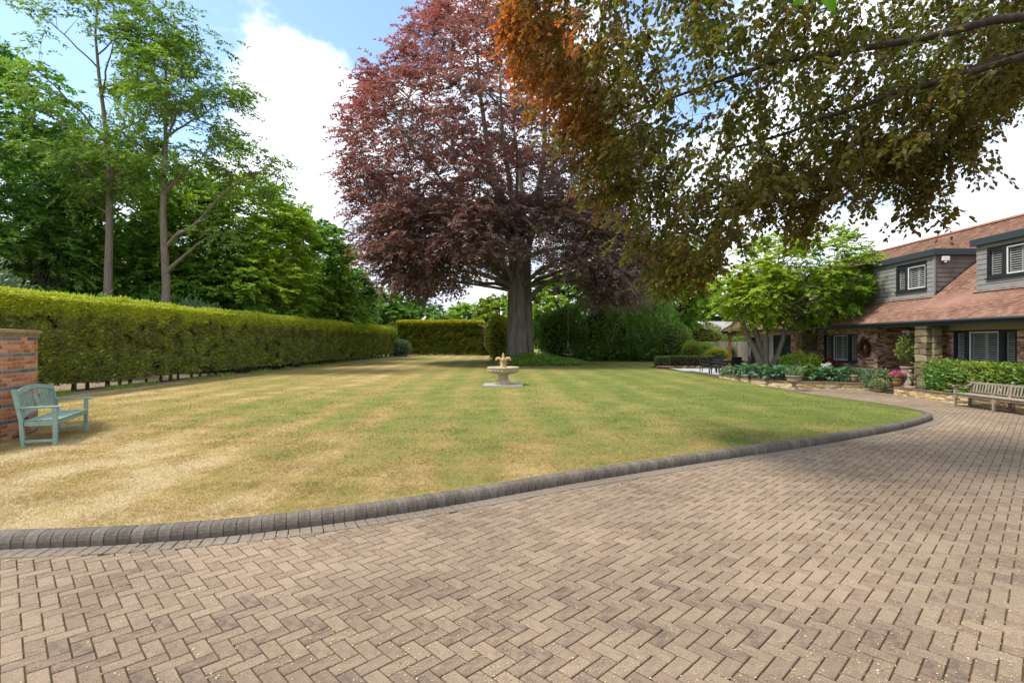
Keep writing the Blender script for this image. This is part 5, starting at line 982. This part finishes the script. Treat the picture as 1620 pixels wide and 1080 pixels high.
def arch(z0, rise, h, name, th=.035):
    mb = MB(); n = 18; V = []
    for i in range(n+1):
        x = .065+(L-.13)*i/n; z = z0+rise*math.sin(math.pi*i/n)**1.0
        for dz, dy in ((-h/2, -th/2), (-h/2, th/2), (h/2, th/2), (h/2, -th/2)): p = backp(x, z+dz); V.append((p.x, p.y+dy, p.z))
    F = [(i*4+k, (i+1)*4+k, (i+1)*4+(k+1) % 4, i*4+(k+1) % 4) for i in range(n) for k in range(4)]+[(0, 1, 2, 3), (n*4+3, n*4+2, n*4+1, n*4)]; mb.add(V, F); mb.make(name, g, gb)
arch(.90, .075, .075, 'top_rail'); arch(.50, .09, .055, 'lower_rail')
for i in range(15):
    x = .13+(L-.26)*i/14; t = (x-.065)/(L-.13); a = .50+.09*math.sin(math.pi*t)+.02; b = .90+.075*math.sin(math.pi*t)-.03
    if i == 7:
        mb = MB(); V = []; pr = [(0, .035), (.1, .05), (.25, .075), (.42, .09), (.6, .07), (.72, .035), (.8, .05), (.92, .045), (1, .05)]
        for s, hw in pr:
            for sg, dy in ((-1, -.009), (1, -.009), (1, .009), (-1, .009)): p = backp(x, a+(b-a)*s); V.append((p.x+sg*hw, p.y+dy, p.z))
        mb.add(V, [(i_*4+k, i_*4+(k+1) % 4, (i_+1)*4+(k+1) % 4, (i_+1)*4+k) for i_ in range(len(pr)-1) for k in range(4)]); mb.make('splat', g, gb)
    elif i not in (6, 8): mb = MB(); mb.bar(backp(x, a), backp(x, b), .034, .016, up=(0, 1, 0)); mb.make('back_slat', g, gb)

# ------------------------------------------------------------------ long weathered bench on the drive
tb = thing('garden_bench', (12.60, 15.86, .002), 'long weathered grey teak bench with upright back slats against the stone planter', 'bench', rz=-math.pi/2)
g = M['teak']; D = .50; bay = 1.28; NB = 3; L = bay*NB
for k in range(NB+1):
    x = .03+k*bay; x = min(x, L-.03) if k == NB else x
    mb = MB(); mb.cbox((x, .035, .175 if 0 < k < NB else .28), (.06, .06, .35 if 0 < k < NB else .56), .005); mb.make('leg', g, tb)
    mb = MB(); mb.bar((x, D-.04, 0), (x, D-.03, .38), .055, .065, up=(1, 0, 0)); mb.bar((x, D-.03, .375), (x, D+.04, .74), .05, .06, up=(1, 0, 0)); mb.make('leg', g, tb)
    mb = MB(); mb.lathe([(.001, 0), (.035, .012), (.045, .04), (.03, .065), (.001, .075)], 10, (x, D+.045, .735)); mb.make('finial', g, tb)
    mb = MB(); mb.cbox((x, D/2, .10), (.03, D-.1, .035), .003); mb.make('stretcher', g, tb)
    for s in (-1, 1):
        if (k == 0 and s < 0) or (k == NB and s > 0): continue
        mb = MB(); V = []; n = 6
        for i in range(n+1):
            a = math.pi/2*i/n; ox, oz = .03+.14*(1-math.cos(a)), .30-.15*(1-math.sin(a)); V += [(x+s*ox, .02, oz), (x+s*ox, .05, oz), (x+s*ox, .05, .315 if i else .315), (x+s*ox, .02, .315)]
        mb.add(V, [(i*4+q, (i+1)*4+q, (i+1)*4+(q+1) % 4, i*4+(q+1) % 4) for i in range(n) for q in range(4)]); mb.make('bracket', g, tb)
for x in (.03, L-.03):
    mb = MB(); P = [(x, .0, .575), (x, .05, .605), (x, .16, .600), (x, .30, .575), (x, .42, .60), (x, .50, .645)]
    for a, b in zip(P[:-1], P[1:]): mb.bar(a, b, .07, .035)
    mb.tube([(x-.037, .0, .575), (x+.037, .0, .575)], .04, 10); mb.make('armrest', g, tb)
mb = MB(); mb.cbox((L/2, .03, .335), (L-.02, .035, .065), .004); mb.make('seat_rail', g, tb)
for i in range(5): mb = MB(); mb.cbox((L/2, .03+i*.095, .378), (L-.01, .084, .022), .004); mb.make('seat_slat', g, tb)
for (z, h) in ((.69, .06), (.43, .04)): mb = MB(); mb.cbox((L/2, D-.03+(z-.38)*.19, z), (L-.02, .032, h), .004); mb.make('back_rail', g, tb)
for k in range(NB):
    for i in range(1, 13): x = .03+k*bay+i*bay/13; mb = MB(); mb.bar((x, D-.02, .45), (x, D+.025, .662), .048, .014, up=(0, 1, 0)); mb.make('back_slat', g, tb)

# ------------------------------------------------------------------ fountain
fo = thing('fountain', (-.95, 21.35, .12), 'pale cast stone fountain with carved bowl and curling dolphins on the lawn', 'fountain')
g = M['fountain']; mb = MB()
for x in (-.4, .4):
    for y in (-.33, .33): mb = MB(); mb.cbox((x, y, .018), (.79, .65, .045), .006); mb.make('slab', M['slab'], fo)
mb = MB(); mb.lathe([(.001, .04), (.33, .04), (.335, .085), (.31, .10), (.315, .13), (.30, .155), (.255, .175), (.24, .20), (.205, .28), (.195, .38), (.20, .415), (.23, .43)], 28); mb.make('pedestal', g, fo)
mb = MB(); mb.lathe([(.001, .425), (.22, .428), (.34, .455), (.50, .505), (.585, .56), (.615, .62), (.61, .655), (.635, .68), (.648, .705), (.645, .735), (.625, .748), (.565, .745), (.545, .70), (.45, .66), (.001, .64)], 64); bo = mb.make('bowl', g, fo)
for k in range(24):     # carved swags and rosettes round the bowl
    a = 2*math.pi*k/24; c, s = math.cos(a), math.sin(a); mb = MB()
    if k % 3 == 0: mb.ball((.615*c, .615*s, .60), 1, (.045, .045, .045), 6)
    else:
        q = 1 if k % 3 == 1 else -1
        for w_ in (-.05, .0, .05): a2 = a+w_; mb.tube([(.57*math.cos(a2-q*.03), .57*math.sin(a2-q*.03), .545), (.613*math.cos(a2), .613*math.sin(a2), .595), (.618*math.cos(a2+q*.035), .618*math.sin(a2+q*.035), .645)], [.012, .02, .010], 5)
    mb.make('carving', g, bo)
mb = MB(); mb.lathe([(.001, .69), (.545, .69), (.546, .692), (.001, .692)], 32); mb.make('water', M['water'], fo)
g = M['fountain_gold']; mb = MB(); mb.lathe([(.001, .64), (.17, .66), (.15, .74), (.11, .85), (.09, .98), (.10, 1.03), (.06, 1.07), (.001, 1.08)], 20); mb.make('column', g, fo)
for k in range(4):
    a = math.pi/4*0+k*math.pi/2; c, s = math.cos(a), math.sin(a); mb = MB()
    def pt(r, z): return (r*c, r*s, z)
    mb.tube([pt(.12, .70), pt(.085, .80), pt(.075, .92), pt(.10, 1.03), pt(.16, 1.09), pt(.235, 1.085), pt(.285, 1.03), pt(.30, .99)], [.03, .05, .055, .06, .068, .07, .05, .03], 9)
    mb.ball(pt(.25, 1.10), 1, (.05, .05, .035), 6)
    mb.add([pt(.10, 1.05), pt(.18, 1.15), pt(.20, 1.09), (pt(.14, 1.1)[0]+.03*s, pt(.14, 1.1)[1]-.03*c, 1.09)], [(0, 1, 2), (0, 1, 3), (1, 2, 3)])
    mb.add([pt(.13, .95), pt(.24, .86), pt(.16, .88)], [(0, 1, 2)]); mb.make('dolphin', g, fo)
mb = MB(); mb.lathe([(.001, 1.06), (.06, 1.08), (.035, 1.12), (.055, 1.17), (.045, 1.24), (.018, 1.30), (.001, 1.33)], 14); mb.make('finial', M['whitepetal'] if False else M['fountain'], fo)

# ------------------------------------------------------------------ urns, pots and flowers
def urn(c, R_, H, mat, label, name='urn', cat='urn'):
    o = thing(name, c, label, cat); mb = MB(); mb.cbox((0, 0, .025*H/.6), (R_*1.35, R_*1.35, .05*H/.6), .006); mb.make('plinth', mat, o); s = H/.6
    mb = MB(); P = [(.001, .05), (.52, .05), (.50, .09), (.34, .13), (.24, .19), (.22, .23), (.30, .27), (.55, .31), (.78, .36), (.84, .42), (.80, .47), (.86, .53), (1.0, .565), (1.0, .60), (.88, .60), (.80, .55), (.001, .54)]
    mb.lathe([(r*R_, z*s) for r, z in P], 28, mod=lambda a, z: 1+(.03*math.cos(a*12) if .29*s < z < .5*s else 0)); mb.make('body', mat, o)
    mb = MB(); mb.lathe([(.001, .548*s), (R_*.8, .552*s), (.001, .56*s)], 14); mb.make('compost', M['soil'], o); return o
def tuft(parent, n, z0, L, spread, mat, W=.02, seed=0, tint=.2, name='leaves', droop=.3, curl=.25, shape='oval', c=(0, 0)):
    rs = np.random.RandomState(seed); a = rs.uniform(0, 6.283, n); e = rs.uniform(0, 1, n); P = np.stack([c[0]+np.cos(a)*spread*.3*e, c[1]+np.sin(a)*spread*.3*e, z0+rs.uniform(0, .05, n)], 1); D = np.stack([np.cos(a)*spread*(.3+e), np.sin(a)*spread*(.3+e), 1-droop*e], 1)
    Nn = np.stack([-np.cos(a), -np.sin(a), np.ones(n)*.8], 1)+rs.normal(size=(n, 3))*.2
    return leaf_object(name, P, D, Nn, L*rs.uniform(.6, 1.2, n), W*rs.uniform(.7, 1.3, n), mat, parent, tint=np.clip(tint+rs.normal(size=n)*.15, 0, 1), shape=shape, curl=curl)
u1 = urn((10.30, 20.5, 0), .30, .60, M['urn'], 'pale stone urn with a spiky plant standing before the hosta bed'); tuft(u1, 60, .5, .5, .5, M['greyshrub'], .03, 1, .5)
def blob(parent, c, r, n, L, mat, seed, name='leaves', asp=.5, tint=.2):
    rs = np.random.RandomState(seed); d = unit(rs.normal(size=(n, 3))); q = rs.uniform(.3, 1, n)[:, None]**.6; P = np.array(c)+d*q*np.array(r); D = d+rs.normal(size=(n, 3))*.7+np.array([0, 0, .3]); l = L*rs.uniform(.6, 1.3, n)
    return leaf_object(name, P, D, d+rs.normal(size=(n, 3))*.6, l, l*asp, mat, parent, tint=np.clip(tint+rs.normal(size=n)*.2, 0, 1))
u2 = urn((13.62, 20.75, 0), .26, .62, M['urn'], 'weathered stone urn with trailing grey plant at the end of the hosta bed wall'); blob(u2, (0, 0, .62), (.45, .4, .22), 500, .10, M['greyshrub'], 2); blob(u2, (-.3, 0, .42), (.2, .3, .3), 260, .09, M['greyshrub'], 3)
def pot(c, r, h, mat, label, group=None):
    o = thing('flower_pot', c, label, 'flower pot', group); mb = MB(); mb.lathe([(.001, 0), (r*.78, 0), (r*.9, h*.5), (r*.95, h*.85), (r*1.06, h*.87), (r*1.06, h), (r*.9, h), (r*.88, h*.9), (.001, h*.88)], 20); mb.make('body', mat, o); return o
p1 = pot((13.30, 19.22, .31), .16, .27, M['goldpot'], 'ochre pot of bright pink flowers on the end of the planter'); blob(p1, (0, 0, .36), (.2, .2, .1), 260, .07, M['laurel'], 5); blob(p1, (0, 0, .42), (.24, .2, .11), 420, .055, M['pink'], 4, 'flowers', .9)
p2 = pot((13.15, 21.45, .27), .15, .27, M['terracotta'], 'small plain terracotta pot on the hosta bed wall'); 
p3 = pot((13.2, 20.0, 0), .18, .2, M['terracotta'], 'low pot of yellow and white flowers beside the weathered urn'); blob(p3, (0, 0, .3), (.33, .3, .18), 700, .07, M['greyshrub'], 6); blob(p3, (0, 0, .42), (.28, .25, .1), 120, .045, M['yellowpetal'], 7, 'flowers', .9)
u3 = urn((14.05, 19.75, .2), .24, .78, M['urn'], 'tall stone urn holding a small standard bush beside the porch', 'planted_urn'); mb = MB(); mb.tube([(0, 0, .7), (.02, 0, 1.1), (0, 0, 1.4)], .018, 6); mb.make('stem', M['bark'], u3); blob(u3, (0, 0, 1.35), (.40, .38, .38), 1100, .10, M['box'], 8, tint=.5); blob(u3, (-.05, 0, 1.75), (.2, .2, .18), 260, .09, M['box'], 9, tint=.7)
# cherub figure: one skinned body
def skinned(name, pts, edges, mat, parent, sub=2):
    me = bpy.data.meshes.new(name); me.from_pydata([p[:3] for p in pts], edges, []); o = bpy.data.objects.new(name, me); COL.objects.link(o); o.parent = parent
    md = o.modifiers.new('skin', 'SKIN'); sk = me.skin_vertices[0].data
    for i, p in enumerate(pts): sk[i].radius = (p[3], p[3]); sk[i].use_root = (i == 0)
    sb = o.modifiers.new('sub', 'SUBSURF'); sb.levels = sub; sb.render_levels = sub
    dg = bpy.context.evaluated_depsgraph_get(); m2 = bpy.data.meshes.new_from_object(o.evaluated_get(dg)); o.modifiers.clear(); o.data = m2; m2.name = name; m2.polygons.foreach_set('use_smooth', [True]*len(m2.polygons)); m2.materials.clear(); m2.materials.append(mat); return o
ch = thing('cherub_statue', (13.56, 18.92, .30), 'stone cherub statue leaning to one side on the planter corner', 'statue', rz=R(200))
pts = [(0, 0, .24, .075), (0, .01, .33, .082), (.02, .0, .42, .075), (.03, 0, .475, .035), (.04, .01, .555, .068), (.055, .02, .60, .05), (.06, -.0, .21, .062), (.09, .06, .12, .045), (.08, .02, .03, .03), (.09, .08, .012, .025), (-.06, .0, .21, .062), (-.10, .09, .16, .045), (-.11, .05, .04, .032), (-.11, .12, .02, .026), (.10, .0, .43, .04), (.17, .06, .37, .03), (.14, .14, .40, .024), (-.07, .0, .43, .04), (-.15, .07, .40, .03), (-.13, .16, .46, .024)]
edg = [(0, 1), (1, 2), (2, 3), (3, 4), (4, 5), (0, 6), (6, 7), (7, 8), (8, 9), (0, 10), (10, 11), (11, 12), (12, 13), (2, 14), (14, 15), (15, 16), (2, 17), (17, 18), (18, 19)]
skinned('body', pts, edg, M['urn'], ch); mb = MB(); mb.lathe([(.001, -.05), (.17, -.05), (.18, 0), (.13, .03), (.001, .035)], 14); mb.ball((0, -.08, .08), 1, (.09, .08, .12), 7); mb.make('rock', M['urn'], ch)

# planting: shrubs under the window, hostas and bushes round the maple
bush('shrub_row', (14.0, 13.1, .2), (.56, 4.65, .98), 26000, .115, M['laurel'], 'dense bright green shrubs filling the planter under the big shuttered window', 'shrub', seed=101, lump=.10, box=True, tintb=.22, asp=.48)
def hosta(x, y, r, n, seed, label, mat=None, L=.34):
    o = thing('hosta', (x, y, .19), label, 'hosta', 'hostas in the raised bed'); rs = np.random.RandomState(seed)
    for k in range(n):
        a = k*2.399+rs.normal()*.2; t = (k+.5)/n; el = .35+.85*(1-t); l = L*rs.uniform(.8, 1.15); mb = MB(); nu, nv = 9, 5; V = []; c, s = math.cos(a), math.sin(a); h0 = .18+.34*(1-t)
        for i in range(nu+1):
            u = i/nu; w_ = (math.sin(math.pi*min(1, u*.92+.06))**.7)*l*.30 if i < nu else .003; rr = .06+r*.35*t+u*l*math.cos(el*(1-u*1.6)); zz_ = h0+l*(math.sin(el)*u-.5*u*u)
            for j in range(nv): v = (j/(nv-1)-.5)*2; V.append((rr*c-v*w_*s, rr*s+v*w_*c, zz_+abs(v)*w_*.35+.006*math.cos(v*9)))
        mb.add(V, [(i*nv+j, i*nv+j+1, (i+1)*nv+j+1, (i+1)*nv+j) for i in range(nu) for j in range(nv-1)], True)
        mb.tube([(0, 0, 0), (.03*c, .03*s, h0*.6), ((.06+r*.35*t)*c, (.06+r*.35*t)*s, h0)], .006, 4); mb.make('leaf', mat or M['hosta'], o)
    return o
hl = [('hosta clump in the bed right behind the pale urn', 10.62, 22.75, .5), ('large hosta clump left of the pale urn', 10.35, 23.5, .55), ('hosta clump below the maple trunk', 10.2, 24.3, .5), ('hosta right of the pale urn at the bend of the bed wall', 11.35, 22.15, .5), ('hosta between the pale urn and the small terracotta pot', 12.15, 22.0, .5), ('hosta beside the small terracotta pot', 12.75, 21.75, .42), ('rear hosta clump between the maple and the shuttered window', 11.3, 23.4, .5), ('smaller hosta toward the patio end of the bed', 10.1, 25.1, .38)]
for i, (lb, x, y, r) in enumerate(hl): hosta(x, y, r, 26, 200+i, lb, L=.40 if r > .45 else .3)
bush('shrub', (12.35, 24.0, .2), (.75, .7, 1.15), 2600, .11, M['acer'], 'loose yellow green shrub behind the hostas right of the maple trunk', 'shrub', seed=111, lump=.25, tintb=.5, core=False)
bush('shrub', (13.6, 24.9, .2), (.7, .8, .95), 2600, .09, M['wreath'], 'dark bronze shrub against the stone pier', 'shrub', seed=112, core=True)
bush('flowering_plant', (13.9, 23.0, .19), (.5, 1.0, .55), 2200, .09, M['greyshrub'], 'grey green plants against the brick wall below the window', 'plant', seed=113, core=False)
bush('flowering_plant', (9.95, 25.9, .19), (.35, .6, .45), 1600, .09, M['greyshrub'], 'low grey leaved plant at the patio corner of the bed', 'plant', seed=114, core=False)
o = thing('lily', (12.9, 22.3, .19), 'white lilies above the hosta leaves before the brick wall', 'flower')
for k in range(5):
    x, y, h = random.uniform(-.3, .4), random.uniform(-.2, .4), random.uniform(.55, .85); mb = MB(); mb.tube([(x, y, 0), (x*1.1, y, h*.6), (x*1.15, y, h)], .008, 4); mb.make('stem', M['laurel'], o); blob(o, (x*1.15, y, h), (.07, .07, .05), 16, .11, M['whitepetal'], 300+k, 'flower', .6)
# rattan chairs round a glass table on the patio
ta = thing('patio_table', (11.05, 28.9, .15), 'dark patio table with glass top among the rattan chairs', 'table')
mb = MB(); mb.cbox((0, 0, .73), (1.0, 1.7, .03), .006); mb.make('table_top', M['doorglass'], ta)
for x in (-.42, .42):
    for y in (-.75, .75): mb = MB(); mb.cbox((x, y, .355), (.06, .06, .71), .004); mb.make('leg', M['rattan'], ta)
mb = MB(); mb.cbox((0, -.79, .67), (.9, .03, .09), .004); mb.cbox((0, .79, .67), (.9, .03, .09), .004); mb.cbox((-.44, 0, .67), (.03, 1.5, .09), .004); mb.cbox((.44, 0, .67), (.03, 1.5, .09), .004); mb.make('apron', M['rattan'], ta)
def chair(x, y, rz, label):
    o = thing('rattan_chair', (x, y, .15), label, 'chair', 'dark rattan chairs round the patio table', rz=rz); g = M['rattan']
    for sx in (-.25, .25):
        mb = MB(); mb.bar((sx, -.25, 0), (sx, -.23, .64), .035, .035); mb.make('leg', g, o); mb = MB(); mb.bar((sx, .25, 0), (sx, .22, .45), .035, .035); mb.make('leg', g, o)
        mb = MB(); mb.cbox((sx*1.06, -.01, .645), (.055, .5, .035), .008); mb.make('armrest', g, o)
    mb = MB(); mb.cbox((0, -.0, .41), (.52, .48, .09), .012); mb.make('seat', g, o)
    mb = MB(); V = []; n = 6
    for i in range(7):
        z = .42+.52*i/6; y_ = .22+.10*(i/6)
        for k in range(n): v = (k/(n-1)-.5)*2; V.append((v*.27, y_-.03*(1-v*v)*-1, z+(.02*(1-v*v) if i == 6 else 0)))
    nn = len(V); V += [(a, b+.03, c) for a, b, c in V]; F = [(i*n+k, i*n+k+1, (i+1)*n+k+1, (i+1)*n+k) for i in range(6) for k in range(n-1)]; F += [tuple(q+nn for q in f[::-1]) for f in F]
    F += [(k, k+1, nn+k+1, nn+k)[::-1] for k in range(n-1)]+[(6*n+k, 6*n+k+1, nn+6*n+k+1, nn+6*n+k) for k in range(n-1)]+[(i*n, (i+1)*n, nn+(i+1)*n, nn+i*n) for i in range(6)]+[(i*n+n-1, (i+1)*n+n-1, nn+(i+1)*n+n-1, nn+i*n+n-1)[::-1] for i in range(6)]
    mb.add(V, F); mb.make('backrest', g, o)
    mb = MB(); mb.cbox((0, -.01, .475), (.46, .42, .05), .02); mb.make('cushion', M['darkframe'], o); return o
chair(9.98, 28.0, R(60), 'rattan chair nearest the lawn at the left front of the table'); chair(10.75, 27.55, R(185), 'rattan chair with its tall back to the camera at the near table end')
chair(12.0, 28.2, R(-80), 'rattan chair on the house side of the table, near end'); chair(12.05, 29.4, R(-95), 'rattan chair on the house side of the table, far end'); chair(10.0, 29.6, R(85), 'rattan chair on the lawn side of the table, far end'); chair(11.1, 30.2, R(0), 'rattan chair at the far end of the table')
dc = thing('deck_chair', (12.55, 26.9, .15), 'blue canvas deck chair leaning under the veranda behind the maple trunk', 'deck chair', rz=R(-60))
for sx in (-.28, .28):
    mb = MB(); mb.bar((sx, -.45, .02), (sx, .35, 1.0), .03, .045); mb.make('frame_bar', M['oakpost'], dc); mb = MB(); mb.bar((sx*.9, .5, .02), (sx*.9, -.3, .6), .03, .045); mb.make('frame_bar', M['oakpost'], dc)
mb = MB(); V = []
for i in range(9):
    t = i/8; V += [(-.25, -.36+.7*t, .42+.56*t-.5*math.sin(math.pi*t)*.45), (.25, -.36+.7*t, .42+.56*t-.5*math.sin(math.pi*t)*.45)]
n2_ = len(V); V += [(a, b, c-.006) for a, b, c in V]; mb.add(V, [(i*2, i*2+1, i*2+3, i*2+2) for i in range(8)]+[(n2_+i*2, n2_+i*2+2, n2_+i*2+3, n2_+i*2+1) for i in range(8)], True); mb.make('sling', M['bluecloth'], dc)
mb = MB(); mb.b2(-.28, .28, .32, .36, .97, 1.01); mb.make('cross_bar', M['oakpost'], dc)
# small weeds and grass tufts at the foot of the hedge and wall
rs = np.random.RandomState(15); n = 5200; y = 13.5+rs.uniform(0, 1, n)**1.6*45; cl = vnoise(np.stack([y*0, y, y*0], 1), 1.8, 4); k = cl > .1; y = y[k]; n = len(y); P = np.stack([-15.45+rs.normal(size=n)*.22, y, np.full(n, .12)], 1)
leaf_object('weeds', P, np.stack([rs.normal(size=n)*.6, rs.normal(size=n)*.6, np.ones(n)], 1), rs.normal(size=(n, 3)), rs.uniform(.08, .26, n), rs.uniform(.012, .03, n), M['oak'], tint=rs.uniform(0, .6, n)); tag(bpy.data.objects['weeds'], kind='stuff')
print('TRIS', sum(len(m.loops)-2*len(m.polygons) for m in bpy.data.meshes if m.users), 'OBJ', len(bpy.data.objects))
